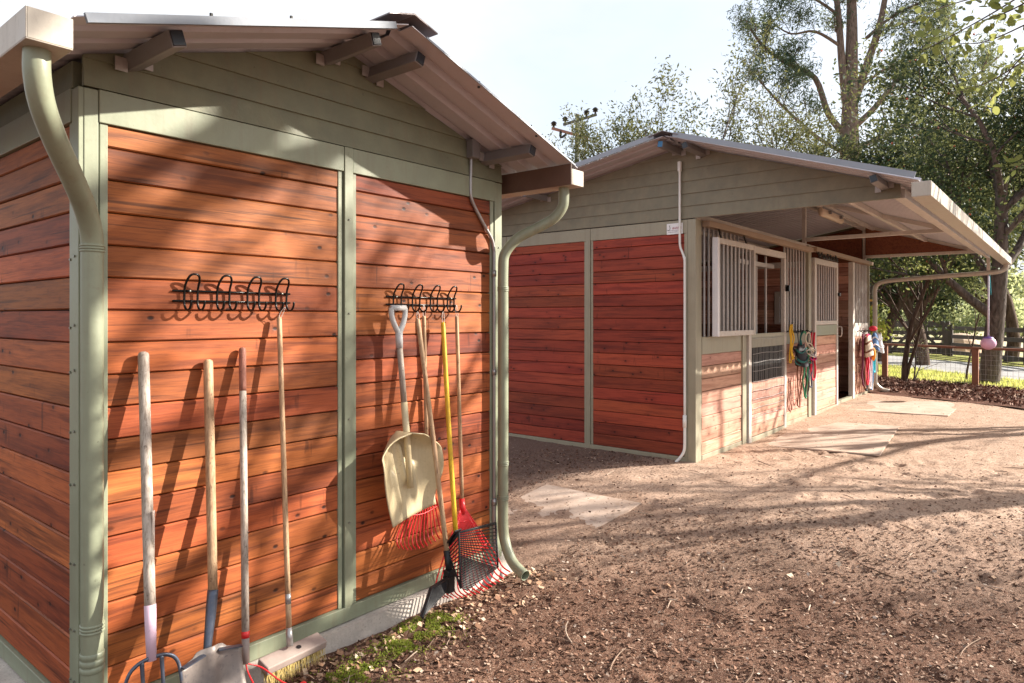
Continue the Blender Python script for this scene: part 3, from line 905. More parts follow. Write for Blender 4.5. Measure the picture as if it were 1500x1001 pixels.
# roof
BRX0, BRX1 = 5.935, 14.30
YE = 0.90
roof_sheet(barn, 'roof_sheet', (RB[0] + 0.012, RB[1] + 0.002), (6.85, barn_soffit(6.85)), 'Y', BRX0, BRX1, M['roof'])
roof_sheet(barn, 'roof_sheet', (RB[0] - 0.012, RB[1] + 0.002), (YE, barn_soffit(YE)), 'Y', BRX0, BRX1, M['roof'])
MB().beam((BRX0 - 0.008, RB[0] - 0.10, RB[1] + 0.034 - 0.032), (BRX0 - 0.008, YE + 0.02, barn_soffit(YE + 0.02) + 0.034), 0.014, 0.046).build('rake_trim', M['galv'], barn)
MB().beam((BRX0 - 0.008, RB[0] + 0.10, RB[1] + 0.034 - 0.017), (BRX0 - 0.008, 6.83, barn_soffit(6.83) + 0.034), 0.014, 0.046).build('rake_trim', M['galv'], barn)
mb = MB()
for s, sl in ((-1, 0.322), (1, 0.173)):
    q0 = [(BRX0 - 0.03, RB[0], RB[1] + 0.052), (BRX0 - 0.03, RB[0] + s*0.15, RB[1] + 0.045 - 0.15*sl), (BRX0 - 0.03, RB[0] + s*0.15, RB[1] + 0.038 - 0.15*sl), (BRX0 - 0.03, RB[0], RB[1] + 0.045)]
    mb.hexa(q0, [(BRX1, p[1], p[2]) for p in q0])
mb.build('ridge_cap', M['ridge'], barn)
for yy, cap in ((3.05, M['cap_blue']), (2.80, M['cap_black']), (1.215, M['cap_black']), (4.70, M['cap_blue'])):
    zc = barn_soffit(yy) - 0.042
    purlin(barn, (BX0 - 0.005, yy, zc), (5.985, yy, zc), 0.056, 0.062, 'X', cap, True, roll=0.28 if yy < 3 else -0.16)
for yy in (2.80, 1.98, 1.215, 4.70, 6.4):
    zc = barn_soffit(yy) - 0.04
    MB().beam((BX0 + 0.06, yy, zc), (BRX1 - 0.1, yy, zc), 0.05, 0.06).build('purlin', M['barnsteel'], barn)
MB().beam((BX0 + 0.06, 2.97, 3.27), (BX1, 2.97, 3.27), 0.05, 0.07).build('ridge_beam', M['barnsteel'], barn)

# eave beam, ties, struts of the overhang
def bb(name, a, b, w, h, mat='barnsteel'):
    return MB().beam(a, b, w, h).build(name, M[mat], barn, bev=0.003)
bb('eave_beam', (BX0 + 0.05, 1.10, 2.675), (BX1 + 0.05, 1.10, 2.675), 0.05, 0.075)
for xx in (10.19, BX1 - 0.03):
    bb('tie_beam', (xx, 1.07, 2.748), (xx, 2.93, 2.748), 0.05, 0.05)
    bb('strut', (xx, 2.955, 2.60), (xx, 2.955, 3.24), 0.05, 0.05)
    bb('rafter', (xx, 1.13, barn_soffit(1.13) - 0.03), (xx, 2.94, barn_soffit(2.94) - 0.03), 0.045, 0.05)
# far gable infill of red boards over the overhang, shade put into their colour
gable_boards(barn, M['board_shaded'], 1.13, 2.93, 2.775, 0.135, (RB[0], RB[1] - 0.06), 0.322, 0.173, 'Y', BX1 - 0.055, -1, name='board', lap=0.003, th=0.018)
gable_boards(barn, M['board_shaded'], 2.99, 6.45, 2.64, 0.135, (RB[0], RB[1] - 0.06), 0.322, 0.173, 'Y', BX1 - 0.055, -1, name='board', lap=0.003, th=0.018)
gable_boards(barn, M['siding_barn'], 2.96, 6.5, 2.63, 0.135, (RB[0], RB[1] - 0.01), 0.322, 0.173, 'Y', BX1 - 0.02, 1, name='siding_board', lap=0.006, th=0.02)

# front gutter with far downspout
g2 = gutter(barn, 5.80, 14.22, 0.80, 0.925, 2.535, 2.645, axis='X', mat=M['gutter'])
downspout(barn, [(14.05, 0.862, 2.54), (14.05, 0.865, 2.48), (14.03, 0.92, 2.425), (13.98, 1.06, 2.395), (13.93, 1.6, 2.365), (13.93, 2.3, 2.325), (13.93, 2.62, 2.30), (13.925, 2.755, 2.25), (13.92, 2.80, 2.15),
                 (13.92, 2.80, 1.9), (13.92, 2.80, 1.2), (13.92, 2.80, 0.52), (13.93, 2.78, 0.42), (13.98, 2.70, 0.34), (14.03, 2.60, 0.31)], 0.038, [(1.9, 0.012)], M['gutter'], n=12)
bb('pipe_hanger', (13.97, 1.10, 2.43), (13.97, 1.10, 2.66), 0.05, 0.02)

# other walls
def plain_boards_wall(name, h0, h1, z0, z1, axis, plane, facing, mat='board_shaded'):
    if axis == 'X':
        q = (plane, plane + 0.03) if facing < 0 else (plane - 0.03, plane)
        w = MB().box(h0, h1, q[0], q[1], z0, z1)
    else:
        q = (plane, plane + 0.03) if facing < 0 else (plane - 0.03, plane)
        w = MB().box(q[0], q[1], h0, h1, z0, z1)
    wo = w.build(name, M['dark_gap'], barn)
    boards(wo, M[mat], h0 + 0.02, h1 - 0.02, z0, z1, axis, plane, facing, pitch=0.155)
    return wo
# back wall with an opening in the first stall
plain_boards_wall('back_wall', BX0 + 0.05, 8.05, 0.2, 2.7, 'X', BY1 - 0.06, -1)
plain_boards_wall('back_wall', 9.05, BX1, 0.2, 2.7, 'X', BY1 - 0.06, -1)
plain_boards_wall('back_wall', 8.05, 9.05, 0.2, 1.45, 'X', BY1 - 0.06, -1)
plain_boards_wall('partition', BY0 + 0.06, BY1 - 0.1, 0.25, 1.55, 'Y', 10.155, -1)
plain_boards_wall('end_wall', BY0 + 0.03, BY1 - 0.1, 0.25, 2.66, 'Y', BX1 - 0.06, -1, 'board_stall')  # paler boards make this unlit end wall look lit through their colour
for xx in (8.22, 8.46, 8.80):
    MB().tube([(xx, 3.02, 1.44), (xx, 3.02, 2.42)], 0.015, 8, cap=False).build('bar', M['barsteel'], barn, smooth=True)
MB().box(7.80, 9.06, 3.00, 3.04, 2.28, 2.33).build('grille_rail', M['barsteel'], barn)
MB().box(10.15, 10.19, BY0 + 0.06, BY1 - 0.1, 2.36, 2.44).build('partition_rail', M['barnsteel'], barn)
for i in range(16):
    yy = BY0 + 0.15 + i * 0.22
    MB().tube([(10.17, yy, 1.54), (10.17, yy, 2.38)], 0.014, 8, cap=False).build('bar', M['barsteel'], barn, smooth=True)
MB().box(BX1 - 0.012, BX1 + 0.02, BY0 + 0.06, BY1, 0.2, 2.63).build('end_wall_cladding', M['siding_barn'], barn)

# ---- stall front
FZ = 2.62          # top of stall front
def vbars(x0, x1, z0, z1, n, y=BY0 + 0.005, r=0.0165, parent=None):
    me = None
    for i in range(n):
        x = x0 + (x1 - x0) * (i + 0.5) / n
        o = MB().tube([(x, y, z0), (x, y, z1)], r, 8, cap=False).build('bar', M['barsteel'], parent or barn, smooth=True)

# stall one: fixed panel 6.42-7.70
bstripX(6.42, 6.485, 0.10, 2.62, 0.0215, name='corner_post', depth=0.0)
bstripX(6.488, 6.560, 0.15, 2.62, 0.012)
p1 = MB().box(6.56, 7.63, BY0 + 0.012, BY0 + 0.04, 0.15, 1.45).build('stall_panel', M['dark_gap'], barn)
boards(p1, M['board_stall'], 6.565, 7.625, 0.265, 1.275, 'X', BY0 + 0.010, -1, pitch=0.127)
bstripX(6.562, 7.625, 1.2755, 1.452, 0.016, name='panel_rail')
bstripX(6.562, 7.625, 0.12, 0.2645, 0.018, name='sill')
vbars(6.60, 7.62, 1.45, FZ - 0.06, 9, r=0.0135)
bstripX(7.628, 7.745, 0.12, 1.46, 0.028, name='post', mat=M['trim_barn'])
# door one
door = MB().box(7.76, 9.085, BY0 - 0.020, BY0 - 0.004, 0.26, 1.30).build('stall_door', M['dark_gap'], barn)
def dstrip(x0, x1, z0, z1, parent, proud=0.05, name='door_frame', mat='trim_barn', y=BY0, depth=-0.02):
    return MB().box(x0, x1, y - proud, y - 0.004, z0, z1).build(name, M[mat], parent, bev=0.003)
boards(door, M['board_stall'], 7.85, 8.995, 0.275, 0.905, 'X', BY0 - 0.020, -1, pitch=0.127)
dstrip(7.762, 7.845, 0.18, 1.462, door, name='door_stile', mat='barnsteel')
dstrip(9.000, 9.083, 0.18, 1.462, door, name='door_stile', mat='barnsteel')
dstrip(7.847, 8.998, 1.30, 1.460, door, name='door_rail')
dstrip(7.847, 8.998, 0.18, 0.272, door, name='door_rail')
# opening closed by welded wire mesh; a black sheet paints its darkness
mb = MB()
for i in range(24):
    x = 7.87 + i * 0.0475
    mb.tube([(x, 2.845, 0.50), (x + 0.003*math.sin(i), 2.838 - 0.004*math.sin(i*1.7), 0.95), (x, 2.845, 1.42)], 0.0017, 5, cap=False)
for z in (0.50, 0.60, 0.70, 0.80, 0.905, 1.03, 1.13, 1.23, 1.40):
    P = [(7.86 + j * 0.114, 2.842, z + 0.005 * math.sin(j * 0.9 + z * 9)) for j in range(11)]
    mb.tube(P, 0.0030, 5, cap=False)
mb.build('wire_mesh', M['conduit'], door, smooth=True)
vw = MB().box(7.855, 8.99, BY0 - 0.024, BY0 - 0.0205, 0.907, 1.298).build('opening_dark_sheet', M['opening_black'], door)
# open window above the door (grille slid away), header of it
dstrip(7.80, 9.06, 2.40, 2.475, barn, name='door_header', mat='barnsteel')
dstrip(9.00, 9.070, 1.464, 2.398, barn, name='door_stile', mat='barnsteel')
MB().box(9.022, 9.048, 2.80, 2.846, 1.98, 2.06).build('latch', M['black_iron'], barn)
# slid-away window grille hanging in front of the first panel
sx0, sx1, sz0, sz1 = 6.66, 7.72, 1.455, 2.455
wg = MB().box(sx0, sx0 + 0.045, 2.76, 2.82, sz0, sz1).build('sliding_grille', M['whitesteel'], barn, bev=0.003)
MB().box(sx1 - 0.04, sx1, 2.76, 2.82, sz0, sz1).build('grille_frame', M['barnsteel'], wg, bev=0.003)
MB().box(sx0 + 0.046, sx1 - 0.041, 2.765, 2.815, sz1 - 0.055, sz1).build('grille_frame', M['barnsteel'], wg, bev=0.003)
MB().box(sx0 + 0.046, sx1 - 0.041, 2.765, 2.815, sz0, sz0 + 0.055).build('grille_frame', M['barnsteel'], wg, bev=0.003)
vbars(sx0 + 0.05, sx1 - 0.05, sz0 + 0.05, sz1 - 0.05, 9, y=2.79, r=0.0135, parent=wg)
for xx in (6.85, 7.55):
    MB().beam((xx, 2.80, sz1), (xx, 2.83, 2.56), 0.03, 0.012).build('hanger', M['black_iron'], wg)
# fixed panel three
p3 = MB().box(9.09, 10.10, BY0 + 0.012, BY0 + 0.04, 0.15, 1.42).build('stall_panel', M['dark_gap'], barn)
boards(p3, M['board_stall'], 9.095, 10.095, 0.29, 1.30, 'X', BY0 + 0.010, -1, pitch=0.127)
bstripX(9.095, 10.095, 1.3005, 1.45, 0.014, name='panel_rail')
bstripX(9.095, 10.095, 0.15, 0.2895, 0.016, name='sill')
vbars(9.10, 10.08, 1.45, FZ - 0.03, 8, r=0.0135)
bstripX(10.105, 10.235, 0.15, 2.66, 0.030, name='post', mat=M['trim_barn'])
# sliding tracks
MB().box(6.55, 10.09, 2.80, 2.88, 2.555, 2.615).build('door_track', M['track'], barn, bev=0.004)
MB().box(10.245, 13.80, 2.80, 2.88, 2.585, 2.645).build('door_track', M['track'], barn, bev=0.004)
MB().box(6.45, 13.80, 2.90, 2.95, 2.62, 2.68).build('top_rail', M['barnsteel'], barn)
# stall two: sliding door 10.36-11.57
d2 = MB().box(10.33, 11.585, BY0 - 0.012, BY0 - 0.002, 0.28, 1.41).build('stall_door', M['dark_gap'], barn)
boards(d2, M['board_stall'], 10.42, 11.50, 0.30, 1.38, 'X', BY0 - 0.012, -1, pitch=0.135)
for a_, b_ in ((10.33, 10.415), (11.505, 11.585)):
    dstrip(a_, b_, 0.24, 2.50, d2, name='door_stile', mat='barnsteel')
dstrip(10.417, 11.503, 1.385, 1.535, d2, name='door_rail', mat='green')
dstrip(10.417, 11.503, 1.54, 1.60, d2, name='door_rail', mat='barnsteel')
dstrip(10.417, 11.503, 2.42, 2.50, d2, name='door_rail', mat='barnsteel')
dstrip(10.417, 11.503, 0.22, 0.298, d2, name='door_rail')
vbars(10.42, 11.50, 1.60, 2.42, 9, y=BY0 - 0.027, r=0.0135, parent=d2)
MB().tube(arc([(11.55, 2.84, 1.36), (11.55, 2.80, 1.36), (11.55, 2.79, 1.42), (11.56, 2.80, 1.50), (11.56, 2.845, 1.50)], 5), 0.010, 8).build('door_handle', M['barsteel'], d2, smooth=True)
MB().box(11.56, 11.62, 2.82, 2.85, 1.98, 2.03).build('latch', M['black_iron'], d2)
# end panel
bstripX(12.64, 12.76, 0.20, 2.58, 0.024, name='post', mat=M['barnsteel'])
p4 = MB().box(12.76, 13.80, BY0 + 0.012, BY0 + 0.04, 0.2, 1.5).build('stall_panel', M['dark_gap'], barn)
boards(p4, M['board_stall'], 12.765, 13.79, 0.32, 1.32, 'X', BY0 + 0.010, -1, pitch=0.127)
bstripX(12.765, 13.79, 1.3205, 1.55, 0.014, name='panel_rail', mat=M['barnsteel'])
bstripX(11.60, 13.79, 0.15, 0.3195, 0.012, name='sill')
vbars(12.78, 13.78, 1.55, 2.585, 9, r=0.0135)
bstripX(13.795, 13.86, 0.20, 2.66, 0.026, name='corner_post')
# inside floor
MB().box(BX0 + 0.06, BX1 - 0.1, BY0 + 0.05, BY1 - 0.1, 0.262, 0.285).build('stall_floor', M['mulch'], barn)
# white conduit down the gable
MB().tube(arc([(6.372, 3.035, 3.19), (6.372, 3.035, 3.0), (6.372, 3.035, 2.5), (6.372, 3.030, 2.36), (6.372, 3.005, 2.29), (6.372, 2.985, 2.22), (6.372, 2.982, 2.1), (6.372, 2.982, 0.62)], 6), 0.0115, 10).build('conduit', M['conduit_w'], barn, smooth=True)
MB().tube(arc([(6.372, 2.982, 0.62), (6.372, 2.982, 0.40), (6.368, 2.99, 0.32), (6.35, 3.02, 0.26), (6.33, 3.06, 0.21)], 6), 0.014, 10).build('conduit', M['conduit_w'], barn, smooth=True)
MB().box(6.352, 6.392, 3.018, 3.052, 3.10, 3.20).build('conduit_fitting', M['conduit_w'], barn, bev=0.008)
MB().tube([(6.372, 2.982, 0.56), (6.372, 2.982, 0.68)], 0.019, 10).build('coupling', M['conduit_w'], barn, smooth=True)

# ------------------------------------------------------------------ hook racks on the shed wall
WALLF = SY0 - 0.0125       # face of the boards
def hook_rack(label, x0, x1, z):
    t = thing('hook_rack', label, 'hook rack', (x0, WALLF, z), 'black wire hook racks on the shed wall')
    for dz in (0.021, -0.021):
        MB().tube([(x0, WALLF - 0.006, z + dz), (x1, WALLF - 0.006, z + dz)], 0.0048, 8).build('rail', M['black_iron'], t, smooth=True)
    n = 4
    for i in range(n):
        xa = x0 + 0.045 + (x1 - x0 - 0.125) * i / (n - 1)
        w = 0.056
        y = WALLF - 0.014
        P = [(xa, y - 0.060, z - 0.018), (xa, y - 0.058, z - 0.036), (xa, y - 0.042, z - 0.056), (xa, y - 0.016, z - 0.056), (xa, y - 0.001, z - 0.035),
             (xa, y, z + 0.0), (xa, y - 0.004, z + 0.035), (xa + 0.002, y - 0.022, z + 0.066), (xa + w*0.25, y - 0.034, z + 0.088), (xa + w*0.75, y - 0.034, z + 0.088), (xa + w - 0.002, y - 0.022, z + 0.066),
             (xa + w, y - 0.004, z + 0.035), (xa + w, y, z), (xa + w, y - 0.001, z - 0.035), (xa + w, y - 0.016, z - 0.056), (xa + w, y - 0.042, z - 0.056), (xa + w, y - 0.058, z - 0.036), (xa + w, y - 0.060, z - 0.018)]
        MB().tube(arc(P, 3), 0.0049, 7).build('hook', M['black_iron'], t, smooth=True)
    for xs in (x0 + 0.07, x1 - 0.045):
        MB().ball((xs, WALLF - 0.012, z + 0.021), 0.006, 0.004, 0.006, 8, 5).build('screw', M['bolt'], t, smooth=True)
    return t
hook_rack('black wire rack of four double hooks, mostly empty, above the broom handle', 1.322, 1.872, 1.739)
hook_rack('black wire rack of four double hooks holding the scoop and hanging rakes', 2.462, 3.005, 1.741)

# ------------------------------------------------------------------ tools
def handle(parent, a, b, r0, r1, mat, name='handle', wob=0.0, n=12):
    a = Vector(a); b = Vector(b)
    P = []; rr = []
    for i in range(9):
        t = i / 8
        p = a.lerp(b, t)
        if wob: p = p + Vector((wob * math.sin(t * math.pi), 0, 0))
        P.append(p); rr.append(r0 + (r1 - r0) * t)
    d = (b - a).normalized()
    P = [a - d*0.012, a - d*0.008] + P; rr = [r0*0.45, r0*0.82] + rr
    return MB().tube(P, rr, n).build(name, mat, parent, smooth=True)

# manure fork with steel tines
a, b = Vector((1.198, 2.860, 1.501)), Vector((1.126, 2.620, 0.391))
t = thing('pitchfork', 'pitchfork with a grey wooden handle and pink grip, leftmost leaning on the shed', 'pitchfork', (b.x, 2.6, 0.02))
m1 = a.lerp(b, 0.83)
handle(t, a, m1, 0.0205, 0.0195, M['handle_grey'])
MB().tube([m1 + Vector((0,0,0.002)), m1.lerp(b, 0.4), b], [0.0205, 0.0195, 0.0165], 12).build('grip', M['pink'], t, smooth=True)
d = (b - a).normalized()
st = a.lerp(b, 0.58)
mb = MB()
q = [(st.x + 0.008, st.y - 0.0205, st.z + 0.06), (st.x + 0.020, st.y - 0.012, st.z + 0.06), (st.x + 0.016, st.y - 0.017, st.z - 0.16), (st.x + 0.004, st.y - 0.0235, st.z - 0.16)]
mb.prism(q, (0, -0.0012, 0)); mb.build('sticker', M['sticker'], t)
for i, (dx, zt) in enumerate(((-0.100, 0), (-0.035, 0), (0.035, 0), (0.100, 0))):
    x = b.x + dx; s = -1 if dx < 0 else 1
    if abs(dx) > 0.05:
        P = [(b.x, b.y, b.z + 0.012), (b.x + s*0.05, b.y - 0.005, b.z + 0.006), (b.x + s*0.085, b.y - 0.010, b.z - 0.022), (x, b.y - 0.015, b.z - 0.085), (x, b.y - 0.04, b.z - 0.23), (x, b.y - 0.09, 0.035)]
    else:
        P = [(x, b.y - 0.003, b.z + 0.008), (x, b.y - 0.012, b.z - 0.06), (x, b.y - 0.035, b.z - 0.2), (x, b.y - 0.09, 0.035)]
    PP = arc(P, 5)
    MB().tube(PP, [0.0085 - 0.004 * i_ / len(PP) for i_ in range(len(PP))], 8, flat=0.8).build('tine', M['forge'], t, smooth=True)

# digging shovel
a, b = Vector((1.463, 2.862, 1.458)), Vector((1.395, 2.690, 0.541))
e = Vector((1.347, 2.640, 0.353))
t = thing('shovel', 'square digging shovel with muddy steel blade and blue-grey socket, leaning on the shed', 'shovel', (e.x, 2.58, 0.02))
handle(t, a, b, 0.0195, 0.0185, M['handle_tan'])
MB().tube(arc([b + Vector((0, 0, 0.01)), b.lerp(e, 0.5), e, e + Vector((-0.01, -0.018, -0.05))], 4), [0.021, 0.021, 0.021, 0.020, 0.019, 0.018, 0.017, 0.016, 0.0155, 0.015, 0.013, 0.010, 0.005], 12).build('socket', M['forge'], t, smooth=True)
V = []; F = []; nu, nv = 14, 12
cx_, cy_ = e.x + 0.0, 2.630
for j in range(nv + 1):
    vv = j / nv
    for i in range(nu + 1):
        u = -1 + 2 * i / nu
        w = 0.122 * (1.0 if vv < 0.75 else 1 - 0.15 * (vv - 0.75) * 4)
        x = cx_ + u * w
        ztop = 0.338 - (0.012 if abs(u) > 0.5 else 0.0) + 0.03 * (1 - abs(u)) 
        z = ztop * (1 - vv) + (0.015) * vv + 0.02 * u * u * vv
        y = cy_ - 0.035 * vv - 0.10 * vv * vv - 0.022 * (u * u) + 0.018 * math.exp(-(u * 5) ** 2) * (vv - 1) * 1.6
        V.append((x, y, z))
for j in range(nv):
    for i in range(nu):
        q = j*(nu+1)+i
        F.append((q, q+1, q+nu+2, q+nu+1))
mb = MB(); mb.add(V, F)
o = mb.build('blade', M['muddy_steel'], t, smooth=True)
md = o.modifiers.new('thick', 'SOLIDIFY'); md.thickness = 0.004
for s in (-1, 1):
    MB().beam((cx_ + s*0.028, cy_ - 0.02, 0.342), (cx_ + s*0.118, cy_ - 0.036, 0.330), 0.022, 0.005).build('foot_step', M['forge'], t)

# steel bow rake with red tape and red head
a, b = Vector((1.621, 2.865, 1.504)), Vector((1.503, 2.630, 0.232))
t = thing('garden_rake', 'garden rake with red tape on its pale handle, third tool from the left', 'rake', (b.x, 2.58, 0.02))
m0 = a.lerp(b, 0.14); m1 = a.lerp(b, 0.905); m2 = a.lerp(b, 0.925)
handle(t, a, m0, 0.0155, 0.0150, M['handle_red'], name='handle_end')
MB().tube([m0, m0.lerp(m1, 0.5), m1], [0.0148, 0.0150, 0.0150], 12).build('handle', M['handle_grey'], t, smooth=True)
MB().tube([m1, m2], 0.0165, 12).build('tape', M['red_tape'], t, smooth=True)
MB().tube([m2, b], [0.0155, 0.0145], 12).build('ferrule', M['broomwood'], t, smooth=True)
hx0, hx1, hy, hz = 1.46, 1.70, 2.475, 0.105
for s, ex in ((-1, hx0 + 0.03), (1, hx1 - 0.03)):
    MB().tube(arc([b, (b.x + 0.03 + 0.03*s, b.y - 0.02, b.z - 0.035), (b.x*0.4 + ex*0.6, hy + 0.05, hz + 0.045), (ex, hy, hz)], 5), 0.0032, 7).build('bow', M['red_plastic'], t, smooth=True)
hd = MB().beam((hx0, hy, hz), (hx1, hy + 0.03, hz + 0.01), 0.020, 0.010).build('head_bar', M['red_plastic'], t, bev=0.002)
for i in range(13):
    x = hx0 + 0.012 + (hx1 - hx0 - 0.024) * i / 12
    y = hy + 0.03 * i / 12
    MB().tube(arc([(x, y, hz + 0.003), (x, y - 0.03, hz + 0.012), (x, y - 0.055, hz - 0.01), (x, y - 0.065, hz - 0.055)], 3), 0.0040, 6).build('tooth', M['red_plastic'], hd, smooth=True)

# push broom
a, b = Vector((1.795, 2.850, 1.641)), Vector((1.722, 2.655, 0.228))
t = thing('push_broom', 'push broom with a slim tan handle and yellow bristles on the footing', 'broom', (b.x, 2.62, 0.05))
m1 = a.lerp(b, 0.855); m2 = a.lerp(b, 0.885); m3 = a.lerp(b, 0.955)
handle(t, a, m1, 0.0115, 0.0118, M['handle_tan'])
MB().tube([m1, m2], 0.0128, 12).build('ferrule', M['conduit'], t, smooth=True)
MB().tube([m2, m3], 0.0122, 12).build('lower_handle', M['handle_tan'], t, smooth=True)
MB().tube([m3, b + Vector((0, -0.004, -0.012))], [0.0135, 0.0145], 12).build('ferrule', M['conduit'], t, smooth=True)
c0 = Vector((1.735, 2.645, 0.182)); ax = Vector((0.985, 0.02, 0.02)).normalized()   # along the block
# block tilted so its top faces outward
upv = Vector((0.0, -0.28, 0.96)).normalized(); sd = ax.cross(upv).normalized(); upv = sd.cross(ax)
mb = MB(); L2, W2, H2 = 0.150, 0.038, 0.018
V = []
for p in (-1, 1):
    for i, j in ((-1,-1),(1,-1),(1,1),(-1,1)):
        V.append(c0 + ax*(p*L2) + sd*(i*W2) + upv*(j*H2))
mb.add(V, [(0,3,2,1),(4,5,6,7),(0,1,5,4),(1,2,6,5),(2,3,7,6),(3,0,4,7)])
o = mb.build('block', M['broomwood'], t, bev=0.005)
MB().tube([c0 + ax*0.025 + upv*0.0195, c0 + ax*0.025 + upv*0.0208], 0.011, 12).build('hole', M['black_plastic'], o)
mb = MB()
for i in range(700):
    p = c0 + ax * R.uniform(-L2*0.97, L2*0.97) + sd * R.uniform(-W2*0.9, W2*0.9) - upv * (H2 * 0.9)
    dd = (-upv + Vector((0, -0.45, 0)) + sd * R.uniform(-0.3, 0.3) + ax * R.uniform(-0.25, 0.25)).normalized()
    q = p + dd * R.uniform(0.055, 0.075)
    w = ax * 0.0016
    mb.add([p - w, p + w, q], [(0, 1, 2)])
tag(mb.build('bristles', M['bristle'], t), kind='stuff')

# grain scoop on the second rack
a, b = Vector((2.512, 2.815, 1.587)), Vector((2.529, 2.790, 1.005))
b2 = Vector((2.531, 2.765, 0.732))
t = thing('grain_scoop', 'beige plastic grain scoop hung by its grey D handle on the hook rack', 'scoop', (b.x, 2.78, 0.56))
hx, hy, hz = 2.490, 2.815, 1.700
D = MB()
D.tube([(hx - 0.050, hy, hz), (hx + 0.050, hy, hz)], 0.0155, 12)
D.tube(arc([(hx - 0.048, hy, hz), (hx - 0.047, hy, hz - 0.040), (hx - 0.030, hy, hz - 0.085), (hx + 0.0, hy, hz - 0.135), (hx + 0.005, hy, hz - 0.165)], 4), [0.0145]*8 + [0.0150]*8 + [0.016], 10)
D.tube(arc([(hx + 0.048, hy, hz), (hx + 0.047, hy, hz - 0.040), (hx + 0.034, hy, hz - 0.085), (hx + 0.008, hy, hz - 0.135), (hx + 0.006, hy, hz - 0.165)], 4), [0.0145]*8 + [0.0150]*8 + [0.016], 10)
D.tube([(hx + 0.005, hy, hz - 0.13), (hx + 0.008, hy, hz - 0.215)], [0.0205, 0.0195], 12)
D.build('d_handle', M['grey_plastic'], t, smooth=True)
s0 = Vector((hx + 0.008, hy, hz - 0.20))
sm = s0.lerp(b, 0.62)
MB().tube([s0, sm], [0.0165, 0.0165], 12).build('shaft', M['handle_grey'], t, smooth=True)
MB().tube([sm, b, b2], [0.0185, 0.0190, 0.0165], 12).build('socket', M['beige'], t, smooth=True)
V = []; F = []; nu, nv = 34, 30
zt, zb = 1.035, 0.575
for j in range(nv + 1):
    vv = j / nv
    half = 0.205 * min(1.0, (max(vv, 0.0) / 0.22) ** 0.48) * (1.0 - 0.27 * S((vv - 0.40) / 0.60)) + 0.004
    xc = 2.487 + 0.055 * vv
    for i in range(nu + 1):
        u = -1 + 2 * i / nu
        x = xc + u * half
        z = zt + (zb - zt) * vv + 0.030 * u * S((vv - 0.5) * 2) + 0.012 * u * u * S((vv - 0.6) * 2.5)
        rim = abs(u) ** 2.0
        depth = 0.125 * rim * (1.0 - 0.70 * S((vv - 0.30) / 0.65))
        top = 0.022 * S((0.10 - vv) / 0.10)
        ribs = 0.0
        for uc, va, vb_, amp in ((0.0, 0.10, 0.66, 0.020), (-0.36, 0.40, 0.90, 0.013), (0.30, 0.34, 0.88, 0.013)):
            ribs += 1.7 * amp * math.exp(-((u - uc) / 0.085) ** 2) * S((vv - va) / 0.08) * S((vb_ - vv) / 0.14)
        y = 2.848 - depth - top - ribs - 0.075 * vv
        V.append((x, y, z))
for j in range(nv):
    for i in range(nu):
        q = j*(nu+1)+i
        F.append((q, q+1, q+nu+2, q+nu+1))
mb = MB(); mb.add(V, F)
o = mb.build('scoop_bowl', M['beige'], t, smooth=True)
md = o.modifiers.new('thick', 'SOLIDIFY'); md.thickness = 0.006; md.offset = 1

# fan rakes
def fan_rake(label, a, b, head_len, bottom, half, n, dirn, mat, twist=0.0, base_z=0.05, hm='handle_tan', loop=True, tip=0.06):
    a = Vector(a); b = Vector(b); bottom = Vector(bottom)
    t = thing('leaf_rake', label, 'rake', (bottom.x, bottom.y, base_z), 'red leaf rakes hanging on the shed')
    handle(t, a, b, 0.0115, 0.0120, M[hm])
    d = (bottom - b).normalized()
    MB().tube([b - d*0.03, b + d*0.02, b + d*0.06], [0.0165, 0.018, 0.012], 10).build('socket', mat, t, smooth=True)
    side = Vector((math.cos(twist), math.sin(twist), 0))
    out = d.cross(side).normalized()
    if out.y > 0: out = -out
    brace = []
    for i in range(n):
        u = -1 + 2 * i / (n - 1)
        P0 = b + d * 0.02 + side * (u * 0.012)
        L = (bottom - b).length * (1.0 - 0.10 * u * u)
        P1 = b + d * (L * 0.45) + side * (u * half * 0.50)
        P2 = b + d * (L * 0.82) + side * (u * half * 0.90)
        P3 = b + d * (L * 0.97) + side * (u * half * 1.0) + out * 0.012
        P4 = P3 + out * tip + d * 0.030
        brace.append(b + d * (L * 0.60) + side * (u * half * 0.66))
        MB().tube(arc([P0, P1, P2, P3, P4], 4), 0.0046, 6, flat=0.8).build('tine', mat, t, smooth=True)
    MB().tube(brace, 0.0042, 6).build('brace', mat, t, smooth=True)
    MB().tube([b + d * 0.10 + side * (-half * 0.12), b + d * 0.10 + side * (half * 0.12)], 0.005, 6).build('brace', mat, t, smooth=True)
    # two thick outer arms
    for s in (-1, 1):
        MB().tube([b + d*0.02, b + d * ((bottom - b).length * 0.62) + side * (s * half * 0.62)], [0.008, 0.0045], 7, flat=0.6).build('arm', mat, t, smooth=True)
    if loop:
        MB().tube(arc([a + Vector((-0.006, -0.004, 0.0)), a + Vector((-0.008, 0.0, 0.045)), a + Vector((0.004, 0.004, 0.075)), a + Vector((0.010, 0.0, 0.04)), a + Vector((0.006, -0.004, 0.0))], 4), 0.0014, 5).build('hanging_loop', M['string'], t, smooth=True)
    return t
fan_rake('red leaf rake half hidden behind the beige scoop', (2.726, 2.865, 1.646), (2.756, 2.868, 0.771), 0.4, (2.64, 2.815, 0.395), 0.18, 13, 0, M['red_plastic'], 0.0, 0.39, tip=0.03)
fan_rake('red leaf rake with a slim tan handle, nearest the downspout', (2.969, 2.840, 1.646), (2.915, 2.745, 0.570), 0.5, (2.868, 2.635, 0.115), 0.255, 17, 0, M['red_plastic'], -0.08, 0.10)

